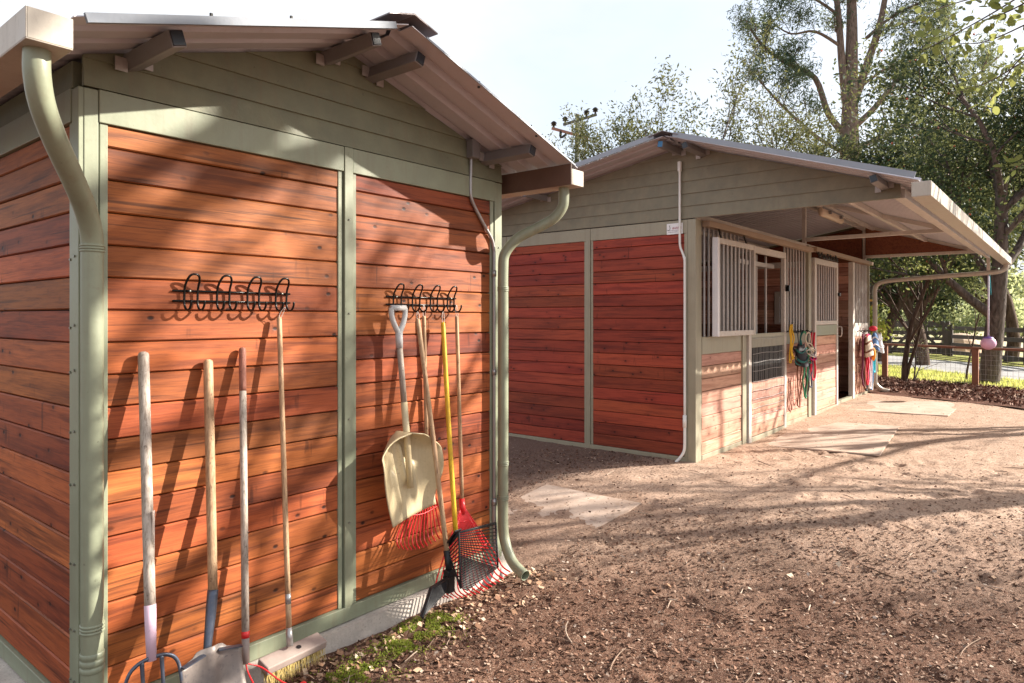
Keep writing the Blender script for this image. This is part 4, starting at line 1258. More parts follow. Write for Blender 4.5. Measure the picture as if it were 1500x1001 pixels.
# handle with a flat black blade
a, b = Vector((2.642, 2.825, 1.631)), Vector((2.639, 2.595, 0.384))
t = thing('dust_pan', 'black flat dust pan on a long tan handle, crossing in front of the red rakes', 'dust pan', (2.5, 2.5, 0.05))
handle(t, a, b, 0.0135, 0.0140, M['handle_tan'], wob=0.004)
MB().tube(arc([a + Vector((-0.006, -0.004, 0.0)), a + Vector((-0.008, 0.0, 0.03)), a + Vector((0.002, 0.004, 0.05)), a + Vector((0.010, 0.0, 0.03)), a + Vector((0.006, -0.004, 0.0))], 4), 0.0014, 5).build('hanging_loop', M['string'], t, smooth=True)
e = b + (b - a).normalized() * 0.085
MB().tube([b - (b-a).normalized()*0.02, b.lerp(e, 0.5), e], [0.0185, 0.0175, 0.020], 12).build('ferrule', M['black_plastic'], t, smooth=True)
MB().box(e.x - 0.026, e.x + 0.024, e.y - 0.022, e.y + 0.022, e.z - 0.115, e.z + 0.006).build('socket', M['black_plastic'], t, bev=0.006)
MB().box(e.x - 0.030, e.x + 0.028, e.y - 0.025, e.y + 0.020, e.z - 0.035, e.z - 0.027).build('rib', M['black_plastic'], t)
q0 = [(2.614, 2.560, 0.276), (2.538, 2.500, 0.235), (2.275, 2.400, 0.221), (2.436, 2.500, 0.287)]
q1 = [(p[0] - 0.006, p[1] + 0.016, p[2] + 0.003) for p in q0]
o = MB().hexa(q0, q1).build('pan', M['black_plastic'], t, bev=0.003)
MB().tube([q0[0], q0[3], q0[2]], 0.007, 8).build('rim', M['black_plastic'], o, smooth=True)

# black manure fork on the yellow handle
a, b = Vector((2.845, 2.830, 1.610)), Vector((2.734, 2.620, 0.443))
t = thing('manure_fork', 'black plastic basket manure fork on a bright yellow handle', 'manure fork', (2.75, 2.5, 0.05))
handle(t, a, b, 0.0135, 0.0140, M['handle_yellow'], wob=-0.004)
MB().tube(arc([a + Vector((-0.006, -0.004, 0.0)), a + Vector((-0.008, 0.0, 0.045)), a + Vector((0.004, 0.004, 0.075)), a + Vector((0.010, 0.0, 0.04)), a + Vector((0.006, -0.004, 0.0))], 4), 0.0014, 5).build('hanging_loop', M['string'], t, smooth=True)
A1, B1, C1, D1 = Vector((2.660, 2.610, 0.419)), Vector((2.661, 2.530, 0.508)), Vector((2.581, 2.440, 0.258)), Vector((2.660, 2.600, 0.370))
E1, F1 = Vector((2.997, 2.560, 0.476)), Vector((2.945, 2.500, 0.247))
G1, H1 = Vector((2.634, 2.500, 0.402)), Vector((2.617, 2.430, 0.235))
fr = MB()
for p, q in ((A1, B1), (B1, E1), (B1, C1), (A1, D1), (D1, C1), (E1, F1)):
    fr.tube([p, q], 0.0055, 7)
bk = fr.build('basket_frame', M['black_plastic'], t, smooth=True)
def rungs(p0, p1, q0, q1, n, r=0.0032):
    for i in range(n):
        s = (i + 0.5) / n
        MB().tube([p0.lerp(p1, s), q0.lerp(q1, s)], r, 6).build('tine', M['black_plastic'], t, smooth=True)
rungs(A1, D1.lerp(C1, 0.85), B1, C1, 13)
rungs(B1, G1, E1, F1, 12)
rungs(G1, C1, F1, H1, 20, 0.0036)
MB().beam(A1 + Vector((0, 0, 0.004)), B1 + Vector((0, 0.004, 0.012)), 0.05, 0.006).build('top_plate', M['black_plastic'], t)

# string loop of the broom
MB().tube(arc([(1.795 - 0.006, 2.846, 1.645), (1.79, 2.83, 1.675), (1.80, 2.81, 1.695), (1.805, 2.83, 1.675), (1.801, 2.846, 1.645)], 4), 0.0013, 5).build('hanging_loop', M['string'], [o for o in bpy.data.objects if o.name == 'push_broom'][0], smooth=True)

# ------------------------------------------------------------------ sign on the gable
M['sign_white'] = paint('sign_white', (0.80, 0.80, 0.81), 0.03, 0.4, dirt=0.1)
M['sign_red'] = paint('sign_red', (0.36, 0.02, 0.05), 0.05, 0.5, dirt=0.0)
M['sign_grey'] = paint('sign_grey', (0.35, 0.33, 0.38), 0.05, 0.5, dirt=0.0)
M['sign_dark'] = paint('sign_dark', (0.05, 0.08, 0.07), 0.05, 0.5, dirt=0.0)
sg = thing('builder_sign', 'small white plaque with dark red lettering on the barn gable beside the conduit', 'sign', (6.395, 3.1, 2.5))
sy0, sy1, sz0_, sz1_ = 3.012, 3.185, 2.482, 2.592
MB().box(6.389, 6.3965, sy0, sy1, sz0_, sz1_).build('plaque', M['sign_white'], sg, bev=0.003)
def text_mesh(body, size, origin, mat, parent, name, shear=0.2):
    cu = bpy.data.curves.new('txt', 'FONT'); cu.body = body; cu.size = size; cu.extrude = 0.0006; cu.shear = shear
    ob = bpy.data.objects.new('txt', cu); COL.objects.link(ob)
    dg = bpy.context.evaluated_depsgraph_get()
    me = bpy.data.meshes.new_from_object(ob.evaluated_get(dg))
    bpy.data.objects.remove(ob); bpy.data.curves.remove(cu)
    for v in me.vertices:
        x, y, z = v.co
        v.co = (origin[0] - z, origin[1] - x, origin[2] + y)
    me.materials.clear()
    return put(name, me, mat, parent)
text_mesh('BARNS', 0.032, (6.3882, 3.125, 2.533), M['sign_red'], sg, 'lettering')
for zz, w in ((2.518, 0.125), (2.502, 0.09)):
    mb = MB(); yy = 3.165
    while yy > 3.165 - w:
        l = R.uniform(0.006, 0.014); mb.box(6.3876, 6.3888, yy - l, yy, zz, zz + 0.006); yy -= l + 0.004
    mb.build('small_print', M['sign_grey'], sg)
mb = MB()
mb.tube(arc([(6.3882, 3.178, 2.528), (6.3882, 3.162, 2.524), (6.3882, 3.150, 2.535), (6.3882, 3.148, 2.552), (6.3882, 3.156, 2.565), (6.3882, 3.147, 2.573)], 4), 0.0025, 6)
mb.build('horse_emblem', M['sign_dark'], sg)
# small electrical cover under the sign is part of the barn conduit
# ------------------------------------------------------------------ lamp under the overhang
M['lamp_diffuser'] = paint('clouded_lamp_cover', (0.60, 0.47, 0.36), 0.06, 0.35)
lt = thing('strip_light', 'unlit sealed strip light fixed under the barn overhang', 'light', (11.2, 2.7, 3.15))
mb = MB(); mb.tube([(10.42, 2.80, 3.165), (10.46, 2.80, 3.165), (11.55, 2.80, 3.165), (11.60, 2.80, 3.165)], [0.05, 0.07, 0.07, 0.05], 12, flat=0.62)
mb.build('diffuser', M['lamp_diffuser'], lt, smooth=True)
MB().box(10.44, 11.58, 2.765, 2.835, 3.185, 3.235).build('housing', M['purlin'], lt, bev=0.01)
for xx in (10.7, 11.3):
    MB().box(xx - 0.02, xx + 0.02, 2.72, 2.88, 3.150, 3.195).build('clip', M['purlin'], lt)

# ------------------------------------------------------------------ name scroll over the second door
nm = thing('iron_scroll', 'black iron scroll lettering on the track above the second stall door', 'ornament', (10.8, 2.79, 2.52))
P = []
for i in range(46):
    t_ = i / 45
    P.append((10.27 + t_ * 1.05, 2.79, 2.535 + 0.035 * math.sin(t_ * 44) + 0.012 * math.sin(t_ * 15)))
MB().tube(P, 0.008, 6).build('script', M['black_iron'], nm, smooth=True)
MB().tube([(10.26, 2.79, 2.50), (11.33, 2.79, 2.50)], 0.006, 6).build('base_rod', M['black_iron'], nm, smooth=True)
for xx in (10.3, 11.3): MB().tube([(xx, 2.79, 2.50), (xx, 2.82, 2.59)], 0.005, 6).build('fixing', M['black_iron'], nm)

# ------------------------------------------------------------------ halters, masks and ropes on the stall front
def cloth(name, c, rough=0.8): 
    M[name] = paint(name, c, 0.15, rough, dirt=0.3)
cloth('web_teal', (0.02, 0.17, 0.16)); cloth('web_black', (0.018, 0.018, 0.026)); cloth('web_green', (0.03, 0.22, 0.10)); cloth('web_red', (0.62, 0.02, 0.05))
cloth('web_maroon', (0.14, 0.02, 0.05)); cloth('web_cream', (0.66, 0.54, 0.42)); cloth('web_white', (0.74, 0.72, 0.72)); cloth('web_blue', (0.07, 0.17, 0.36)); cloth('web_cyan', (0.02, 0.42, 0.52))
cloth('web_yellow', (0.74, 0.44, 0.03)); cloth('web_orange', (0.85, 0.33, 0.02)); cloth('web_navy', (0.03, 0.035, 0.09)); cloth('leather', (0.17, 0.06, 0.03)); cloth('web_pink', (0.68, 0.06, 0.30))

def rope_loop(mb, x, y, ztop, zbot, w, r, seed, twist=0.02, n=5, flat=1.0):
    rr = random.Random(seed)
    L = []; Rr = []
    for i in range(n + 1):
        t_ = i / n
        z = ztop + (zbot - ztop) * t_
        ww = w * (0.25 + 0.75 * math.sin(math.pi * min(1, 0.12 + t_ * 0.62)))
        L.append((x - ww + rr.uniform(-twist, twist), y + rr.uniform(-0.012, 0.012), z))
        Rr.append((x + ww + rr.uniform(-twist, twist), y - 0.01 + rr.uniform(-0.012, 0.012), z))
    P = L + [(x, y - 0.012, zbot - w * 0.6)] + Rr[::-1]
    mb.tube(arc(P, 3), r, 6, flat=flat)

def halter(label, x, y, ztop, size, mats, seed, group, ring=True):
    """head-collar hanging from its crown strap: crown loop, noseband loop, cheek straps, throat strap, rings"""
    rr = random.Random(seed)
    t = thing('halter', label, 'halter', (x, y, ztop - size), group)
    def loop(c, a, b, tilt, r=0.011, flat=0.35, name='strap', m=0):
        P = []
        for i in range(15):
            th = 2 * math.pi * i / 14
            P.append((c[0] + a*math.cos(th), c[1] + 0.03*math.sin(th + tilt) + 0.02*math.cos(2*th), c[2] + b*math.sin(th) + tilt*0.05*math.cos(th)))
        MB().tube(P, r, 6, cap=False, flat=flat).build(name, mats[m % len(mats)], t, smooth=True)
    zc = ztop - size * 0.32
    loop((x, y, zc), size*0.20, size*0.33, rr.uniform(-1, 1), 0.013, name='crown_strap')
    loop((x + rr.uniform(-.03, .03), y - 0.02, ztop - size*0.72), size*0.25, size*0.13, rr.uniform(-1, 1), 0.014, name='noseband', m=1)
    for s in (-1, 1):
        MB().tube(arc([(x + s*size*0.16, y - 0.01, ztop - size*0.45), (x + s*size*0.22, y - 0.02, ztop - size*0.58), (x + s*size*0.20, y - 0.015, ztop - size*0.74)], 3), 0.013, 6, flat=0.35).build('cheek_strap', mats[0], t, smooth=True)
    loop((x + 0.02, y - 0.015, ztop - size*0.50), size*0.20, size*0.10, rr.uniform(-1, 1), 0.011, name='throat_strap', m=2)
    if ring:
        for s in (-1, 1):
            P = [(x + s*size*0.21 + 0.02*math.cos(2*math.pi*i/8), y - 0.03, ztop - size*0.66 + 0.02*math.sin(2*math.pi*i/8)) for i in range(9)]
            MB().tube(P, 0.004, 5, cap=False).build('ring', M['bolt'], t, smooth=True)
    return t

def rope(label, name, cat, x, y, ztop, zbot, w, mat, seed, group, n=5, coils=1, r=0.010):
    t_ = MB()
    for c_ in range(coils):
        rope_loop(t_, x + 0.015 * c_, y - 0.012 * c_, ztop, zbot + 0.05 * c_, w, r, seed + c_, n=n)
    return tag(t_.build(name, mat, smooth=True), label, cat, group)

# hooks carrying them
for i, xx in enumerate((9.16, 9.36, 9.56, 9.76, 9.96)):
    MB().tube(arc([(xx, 2.885, 1.45), (xx, 2.85, 1.47), (xx, 2.80, 1.44), (xx, 2.785, 1.47)], 3), 0.007, 6).build('tack_hook', M['black_iron'], barn, smooth=True)
GH = 'halters hanging beside the first stall door'
halter('teal and black halter nearest the first stall door', 9.29, 2.79, 1.46, 0.50, [M['web_black'], M['web_teal'], M['web_navy']], 1, GH)
halter('thick black halter with teal cheek pad, lying over the teal halter', 9.43, 2.765, 1.45, 0.46, [M['web_teal'], M['web_black'], M['web_black']], 2, GH)
halter('bright green halter in the middle of the hanging tack', 9.62, 2.775, 1.45, 0.48, [M['web_green'], M['web_green'], M['web_cream']], 3, GH)
halter('small cream rope halter on top of the green halter', 9.72, 2.745, 1.44, 0.38, [M['web_cream'], M['web_white'], M['web_cream']], 4, GH)
halter('navy halter with pink band close to the post', 9.88, 2.78, 1.45, 0.44, [M['web_navy'], M['web_pink'], M['web_navy']], 5, GH)
# padded bags of the fly masks
def mask(label, x, y, z, w, h, mat, mat2, seed):
    rr = random.Random(seed)
    t = thing('fly_mask', label, 'fly mask', (x, y, z - h))
    V = []; F = []; nu, nv = 12, 10
    for j in range(nv + 1):
        vv = j / nv
        for i in range(nu):
            th = 2*math.pi*i/nu
            wr = w * (0.45 + 0.55 * math.sin(math.pi * (0.15 + 0.75 * vv))) * (1 + 0.12*math.sin(3*th + seed) * vv)
            V.append((x + wr*math.cos(th) + 0.02*math.sin(vv*5 + seed), y + 0.055*math.sin(th)*(0.5 + vv), z - h*vv + 0.02*math.sin(2*th + seed)))
    for j in range(nv):
        for i in range(nu):
            i2 = (i+1) % nu
            F.append((j*nu+i, j*nu+i2, (j+1)*nu+i2, (j+1)*nu+i))
    mb = MB(); mb.add(V, F); mb.build('hood', mat, t, smooth=True)
    for s in (0.3, 0.72):
        P = []
        for i in range(nu + 1):
            th = 2*math.pi*i/nu
            wr = w * (0.45 + 0.55 * math.sin(math.pi * (0.15 + 0.75 * s))) * 1.05
            P.append((x + wr*math.cos(th) + 0.02*math.sin(s*5+seed), y + 0.06*math.sin(th)*(0.5+s), z - h*s + 0.03*math.sin(th*2 + seed)))
        MB().tube(P, 0.016, 6, cap=False, flat=0.4).build('band', mat2, t, smooth=True)
    return t
mask('dark fly mask with teal trim hanging left of the green halter', 9.34, 2.745, 1.30, 0.15, 0.28, M['web_black'], M['web_teal'], 3)
GL = 'lead ropes hanging on the stall fronts'
rope('coiled yellow lead rope hanging at the first door latch', 'lead_rope', 'rope', 9.10, 2.81, 1.56, 1.08, 0.020, M['web_yellow'], 4, GL, coils=2, r=0.008)
rope('red lead rope hanging in a long loop against the stall post', 'lead_rope', 'rope', 10.04, 2.80, 1.44, 0.82, 0.06, M['web_red'], 6, GL, r=0.014)
rope('long bright green strap hanging below the green halter', 'strap', 'strap', 9.66, 2.79, 1.10, 0.60, 0.06, M['web_green'], 8, GL, r=0.011)
rope('brown leather strap dangling low below the dark halters', 'strap', 'strap', 9.45, 2.81, 1.08, 0.50, 0.05, M['leather'], 9, GL, r=0.009)
rope('black strap with its loop dangling below the cream halter', 'strap', 'strap', 9.76, 2.80, 1.05, 0.62, 0.07, M['web_black'], 10, GL, r=0.009)
rope('thin maroon strap hanging alone on the stall boards', 'strap', 'strap', 9.22, 2.86, 0.86, 0.46, 0.04, M['leather'], 12, GL, r=0.006)
rope('navy lead rope hanging next to the red one', 'lead_rope', 'rope', 9.93, 2.80, 1.30, 0.72, 0.05, M['web_navy'], 13, GL, r=0.010)

for xx in (12.98, 13.2, 13.42, 13.64):
    MB().tube(arc([(xx, 2.885, 1.40), (xx, 2.85, 1.42), (xx, 2.80, 1.39), (xx, 2.785, 1.42)], 3), 0.007, 6).build('tack_hook', M['black_iron'], barn, smooth=True)
mask('cream padded fly mask hanging on the end panel', 13.12, 2.74, 1.32, 0.17, 0.34, M['web_cream'], M['leather'], 5)
mask('teal fly mask with white band under the red cap', 13.62, 2.74, 1.36, 0.14, 0.30, M['web_blue'], M['web_white'], 7)
mask('white mesh fly mask at the outer corner of the barn', 13.86, 2.72, 1.36, 0.10, 0.34, M['web_white'], M['web_white'], 9)
GE = 'lead ropes on the end panel of the barn'
for i, (xx, mt, nm_, zb) in enumerate(((12.98, 'web_maroon', 'dark maroon', 0.50), (13.06, 'leather', 'brown', 0.46), (13.14, 'web_red', 'bright red', 0.52), (13.22, 'web_black', 'black', 0.40), (13.31, 'web_pink', 'raspberry pink', 0.56),
                                 (13.38, 'web_white', 'white', 0.44), (13.45, 'web_navy', 'navy', 0.42), (13.53, 'web_blue', 'slate blue', 0.40), (13.68, 'web_cyan', 'turquoise', 0.70), (13.60, 'web_cream', 'cream', 0.38))):
    rope(nm_ + ' lead rope hanging on the end panel of the barn', 'lead_rope', 'rope', xx, 2.80 - 0.012 * (i % 3), 1.36 - 0.03 * (i % 2), zb, 0.035 + 0.01 * (i % 3), M[mt], 30 + i, GE, r=0.017)
tag(MB().ball((13.56, 2.76, 1.45), 0.085, 0.07, 0.05).build('red_cap', M['web_red'], smooth=True), 'bright red cap on top of the tack at the end panel', 'cap')
tag(MB().ball((13.40, 2.72, 1.00), 0.045, 0.04, 0.12).build('orange_bottle', M['web_orange'], smooth=True), 'orange bottle hanging among the lead ropes', 'bottle')

# ------------------------------------------------------------------ toy ball hanging from the pipe
M['ball_pink'] = paint('pink_ball', (0.72, 0.42, 0.60), 0.05, 0.35, dirt=0.3)
M['ball_purple'] = paint('purple_ball_top', (0.20, 0.10, 0.42), 0.05, 0.4)
bl = thing('toy_ball', 'pink horse ball hanging on a long striped rope from the barn pipe', 'ball', (13.97, 1.10, 1.09))
mb = MB(); mb.ball((13.97, 1.10, 1.215), 0.115, 0.115, 0.108, 18, 12); mb.build('ball', M['ball_pink'], bl, smooth=True)
MB().tube([(13.97, 1.10, 1.285), (13.97, 1.10, 1.318), (13.97, 1.10, 1.325)], [0.082, 0.064, 0.02], 14).build('ball_top', M['ball_purple'], bl, smooth=True)
k = NT('striped_rope'); v = k.coords()
wv = k.t.nodes.new('ShaderNodeTexWave'); wv.bands_direction = 'Z'; wv.inputs['Scale'].default_value = 14; k.t.links.new(v, wv.inputs[0])
k.col(k.mix((0.45, 0.38, 0.55), (0.80, 0.76, 0.80), wv.outputs['Fac'])); M['rope_stripe'] = k.fin(0.8)
MB().tube([(13.97, 1.10, 1.34), (13.975, 1.10, 1.8), (13.97, 1.10, 2.36)], 0.014, 8).build('rope', M['rope_stripe'], bl, smooth=True)
MB().tube(arc([(13.955, 1.08, 2.37), (13.94, 1.07, 2.25), (13.925, 1.06, 2.02)], 3), 0.010, 6, flat=0.4).build('tail', M['web_cyan'], bl, smooth=True)

# framed notice and feed bucket inside the open stall
fb = thing('notice_board', 'pale framed notice board on the end wall inside the open stall', 'notice board', (13.76, 4.2, 1.5))
MB().box(13.735, 13.770, 3.75, 4.55, 1.45, 2.15).build('board', M['barnsteel'], fb, bev=0.01)
MB().box(13.728, 13.734, 3.85, 4.45, 1.55, 2.05).build('paper', M['sign_white'], fb)

# ------------------------------------------------------------------ rubber mats in front of the stalls
k = NT('dusty_mat'); v = k.coords()
a_ = k.noise(v, 3.5, 5, 0.65); b_ = k.noise(v, 60, 4, 0.7)
c = k.mix((0.45, 0.33, 0.26), (0.60, 0.48, 0.40), k.ramp(a_, [(0.3, 0.0), (0.7, 1.0)]))
c_d = k.noise(v, 14, 5, 0.7)
c = k.mix(c, (0.33, 0.22, 0.16), k.math('MULTIPLY', k.ramp(c_d, [(0.5, 0.0), (0.66, 1.0)]), 0.6))
k.col(k.mix(c, (0.22, 0.145, 0.10), k.math('MULTIPLY', k.ramp(b_, [(0.58, 0.0), (0.70, 1.0)]), 0.55)))
k.bump(b_, 0.35, 0.004); M['mat'] = k.fin(0.9, 0, 0.15)
def floor_mat(label, cs, z, droop=0.02):
    mb = MB(); V = []; F = []; nu, nv = 24, 16
    a, b, c_, d = [Vector((p[0], p[1], 0)) for p in cs]
    for lay in (0, 1):
        for i in range(nu + 1):
            for j in range(nv + 1):
                s = i/nu; t_ = j/nv
                p = a*(1-s)*(1-t_) + b*s*(1-t_) + c_*s*t_ + d*(1-s)*t_
                p = p + Vector((mnoise.noise((p.x*3, p.y*3, 2)), mnoise.noise((p.x*3, p.y*3, 6)), 0)) * 0.012 + Vector((mnoise.noise((p.x*9, p.y*9, 2)), mnoise.noise((p.x*9, p.y*9, 6)), 0)) * 0.008
                zz = g(p.x, p.y) + z[0]*(1-s)*(1-t_) + z[1]*s*(1-t_) + z[2]*s*t_ + z[3]*(1-s)*t_ + 0.008 * mnoise.noise((p.x*1.5, p.y*1.5, 2.2))
                V.append((p.x, p.y, zz - 0.016 * lay))
    N = (nu+1)*(nv+1)
    for i in range(nu):
        for j in range(nv):
            q = i*(nv+1)+j
            F.append((q, q+nv+1, q+nv+2, q+1)); F.append((N+q, N+q+1, N+q+nv+2, N+q+nv+1))
    per = [i*(nv+1) for i in range(nu+1)] + [nu*(nv+1)+j for j in range(1, nv+1)] + [i*(nv+1)+nv for i in range(nu-1, -1, -1)] + [j for j in range(nv-1, 0, -1)]
    for q in range(len(per)):
        x_, y_ = per[q], per[(q+1) % len(per)]
        F.append((x_, N + x_, N + y_, y_))
    mb.add(V, F)
    o = mb.build('floor_mat', M['mat'], smooth=False)
    return tag(o, label, 'mat', 'rubber mats on the yard')
floor_mat('dusty rubber mat with a raised edge in front of the first stall door', [(7.72, 2.66), (7.80, 1.52), (9.95, 1.72), (9.85, 2.82)], (0.002, 0.034, 0.010, -0.004))
floor_mat('dusty rubber mat by the far stall, near the mulch', [(11.2, 2.55), (11.3, 1.35), (13.1, 1.35), (13.1, 2.6)], (-0.002, 0.014, 0.004, -0.006))
floor_mat('pale mat sunk in the dirt beside the shed corner', [(3.62, 2.86), (5.0, 2.72), (5.05, 3.70), (3.62, 3.78)], (-0.012, 0.016, 0.006, -0.004))

# ------------------------------------------------------------------ plants
M['bark_grey'] = bark('grey_bark', (0.19, 0.155, 0.14), (0.06, 0.045, 0.04))
M['bark_brown'] = bark('brown_bark', (0.15, 0.10, 0.075), (0.05, 0.03, 0.022))
M['bark_pine'] = bark('pine_bark', (0.24, 0.18, 0.15), (0.09, 0.065, 0.05))
M['leaf_dark'] = leafmat('dark_evergreen_leaf', [(0.0, (0.006, 0.022, 0.016)), (0.45, (0.011, 0.036, 0.024)), (0.85, (0.022, 0.056, 0.028)), (1.0, (0.055, 0.08, 0.022))], 0.16)
M['leaf_olive'] = leafmat('olive_leaf', [(0.0, (0.010, 0.022, 0.011)), (0.5, (0.021, 0.038, 0.016)), (0.85, (0.042, 0.056, 0.020)), (1.0, (0.095, 0.08, 0.025))], 0.16)
M['leaf_pine'] = leafmat('pine_needle', [(0.0, (0.012, 0.042, 0.038)), (0.6, (0.028, 0.075, 0.062)), (1.0, (0.075, 0.12, 0.06))], 0.18)
M['leaf_yellow'] = leafmat('yellow_green_leaf', [(0.0, (0.09, 0.14, 0.02)), (0.5, (0.20, 0.24, 0.035)), (0.9, (0.36, 0.34, 0.05)), (1.0, (0.45, 0.16, 0.04))], 0.45)
M['leaf_pale'] = leafmat('pale_haze_leaf', [(0.0, (0.15, 0.20, 0.12)), (0.5, (0.24, 0.29, 0.18)), (1.0, (0.36, 0.38, 0.24))], 0.40)  # pale colour carries the haze of the far trees and bushes
M['leaf_mid'] = leafmat('mid_green_leaf', [(0.0, (0.022, 0.050, 0.018)), (0.5, (0.050, 0.088, 0.026)), (1.0, (0.13, 0.15, 0.04))], 0.28)
M['leaf_oak'] = leafmat('oak_leaf', [(0.0, (0.020, 0.048, 0.012)), (0.5, (0.045, 0.085, 0.016)), (0.9, (0.10, 0.13, 0.02)), (1.0, (0.22, 0.21, 0.02))], 0.36, 0.45)
M['berry'] = paint('red_berry', (0.55, 0.10, 0.05), 0.1, 0.4)

def leaf_quads(C, l, w, rs, droop=0.0):
    """rhombic leaves at centres C (n,3)"""
    n = len(C)
    a = rs.normal(size=(n, 3)); a[:, 2] -= droop
    a /= np.linalg.norm(a, axis=1)[:, None]
    b = rs.normal(size=(n, 3)); b -= (a * b).sum(1)[:, None] * a
    b /= np.linalg.norm(b, axis=1)[:, None]
    ll = l * rs.uniform(0.6, 1.25, size=(n, 1)); ww = w * rs.uniform(0.7, 1.2, size=(n, 1))
    V = np.empty((n, 4, 3), dtype=np.float32)
    V[:, 0] = C - a * ll / 2; V[:, 1] = C + b * ww / 2 + a * ll * 0.05; V[:, 2] = C + a * ll / 2; V[:, 3] = C - b * ww / 2 + a * ll * 0.05
    return V.reshape(-1, 3)

def branch(mb, tips, p, d, L, r, lev, maxlev, rng, kids, up=0.15, wander=0.28, spread=0.8, segs=5, shrink=0.62, sides=7):
    P = [Vector(p)]; d = Vector(d).normalized(); rr = [r]
    for s in range(segs):
        d = (d + Vector((rng.gauss(0, wander), rng.gauss(0, wander), rng.gauss(0, wander) * 0.7 + up)) * 0.5).normalized()
        P.append(P[-1] + d * (L / segs)); rr.append(r * (1 - 0.5 * (s + 1) / segs))
    mb.tube(P, rr, max(3, sides), cap=False)
    if lev >= maxlev:
        for q in range(max(1, segs // 2), segs + 1):
            tips.append((P[q], d.copy()))
        return
    for q in range(kids[lev]):
        f = 0.35 + 0.65 * (q + rng.random()) / kids[lev]
        i = min(segs - 1, int(f * segs)); fr = f * segs - i
        p0 = P[i].lerp(P[i + 1], min(1, fr))
        ax = (P[i + 1] - P[i]).normalized()
        rnd = Vector((rng.gauss(0, 1), rng.gauss(0, 1), rng.gauss(0, 0.6)))
        nd = (ax + (rnd - ax * rnd.dot(ax)).normalized() * spread * rng.uniform(0.7, 1.3)).normalized()
        branch(mb, tips, p0, nd, L * shrink * rng.uniform(0.75, 1.2), r * (1 - 0.5 * f) * 0.62, lev + 1, maxlev, rng, kids, up, wander, spread, max(3, segs - 1), shrink, max(3, sides - 2))

def tree(name, label, cat, base, stems, kids, maxlev, leaf, lmat, bmat, seed, group=None, up=0.15, spread=0.8, shrink=0.62, per_tip=40, cl=0.28, wander=0.28, berries=0, droop=0.0, segs=5, squash=0.8, zmin=0.15):
    """stems: list of (dir, length, radius); leaf=(length,width)"""
    rng = random.Random(seed); rs = np.random.RandomState(seed)
    t = thing(name, label, cat, base, group)
    mb = MB(); tips = []
    for d, L, r in stems:
        branch(mb, tips, Vector(base) - Vector((0, 0, 0.08)), d, L, r, 0, maxlev, rng, kids, up, wander, spread, segs, shrink)
    mb.build('trunk', M[bmat], t, smooth=True)
    T = np.array([p for p, d in tips])
    C = np.repeat(T, per_tip, axis=0)
    off = rs.normal(size=C.shape) * cl; off[:, 2] *= squash
    C = C + off
    C = C[C[:, 2] > base[2] + zmin + rs.uniform(0, 0.5, len(C)) * (zmin > 0.5)]
    me = arr_mesh('crown', leaf_quads(C, leaf[0], leaf[1], rs, droop), 4, M[lmat])
    put('crown', me, None, t)
    if berries:
        sel = C[rs.choice(len(C), berries, replace=False)]
        b = MB()
        for c_ in sel: 
            b.add([(c_[0]-.022, c_[1], c_[2]), (c_[0], c_[1]-.022, c_[2]-0.01), (c_[0]+.022, c_[1], c_[2]), (c_[0], c_[1]+.022, c_[2]), (c_[0], c_[1], c_[2]+.025), (c_[0], c_[1], c_[2]-.025)],
                  [(0,1,4),(1,2,4),(2,3,4),(3,0,4),(1,0,5),(2,1,5),(3,2,5),(0,3,5)])
        tag(b.build('berries', M['berry'], t), kind='stuff')
    return t

def onz(p, z): return (p[0], p[1], z)

# big forked tree at the fence, dense berry trees behind the barn
tree('berry_tree', 'forked grey-trunked tree behind the hanging pink ball, with dark leaves and red berries', 'tree', onz((17.208, 1.352, 1.650), 0.28), [((-0.02, 0.0, 1), 4.2, 0.20)], [7, 5, 4], 3, (0.12, 0.05), 'leaf_dark', 'bark_grey', 5,
     up=0.16, spread=0.95, shrink=0.55, wander=0.18, per_tip=60, cl=0.32, zmin=2.0, berries=200, droop=0.35)
# ivy-dark second trunk close behind it
tree('berry_tree', 'tall dense dark green tree rising behind the barn gutter', 'tree', onz((22.461, 3.294, 1.650), 0.3), [((0.05, 0.0, 1), 3.0, 0.20)], [8, 6, 4], 3, (0.14, 0.058), 'leaf_dark', 'bark_brown', 12,
     'dense berry trees past the barn', up=0.16, spread=0.95, shrink=0.70, per_tip=135, cl=0.42, berries=220, droop=0.25)
tree('berry_tree', 'rounded dark tree behind the barn roof edge, left of the tall dense one', 'tree', onz((23.309, 4.628, 1.650), 0.3), [((0.0, 0.05, 1), 3.1, 0.18)], [8, 6, 4], 3, (0.14, 0.058), 'leaf_dark', 'bark_brown', 19,
     'dense berry trees past the barn', up=0.14, spread=0.95, shrink=0.66, per_tip=135, cl=0.42, berries=160, droop=0.25)
tree('berry_tree', 'sunlit yellowish green tree at the right edge above the fence', 'tree', onz((25.868, 1.484, 1.650), 0.3), [((0.0, 0.0, 1), 3.3, 0.20)], [8, 6, 4], 3, (0.14, 0.058), 'leaf_mid', 'bark_brown', 27,
     'dense berry trees past the barn', up=0.18, spread=0.9, shrink=0.72, per_tip=115, cl=0.42, berries=160, droop=0.2)
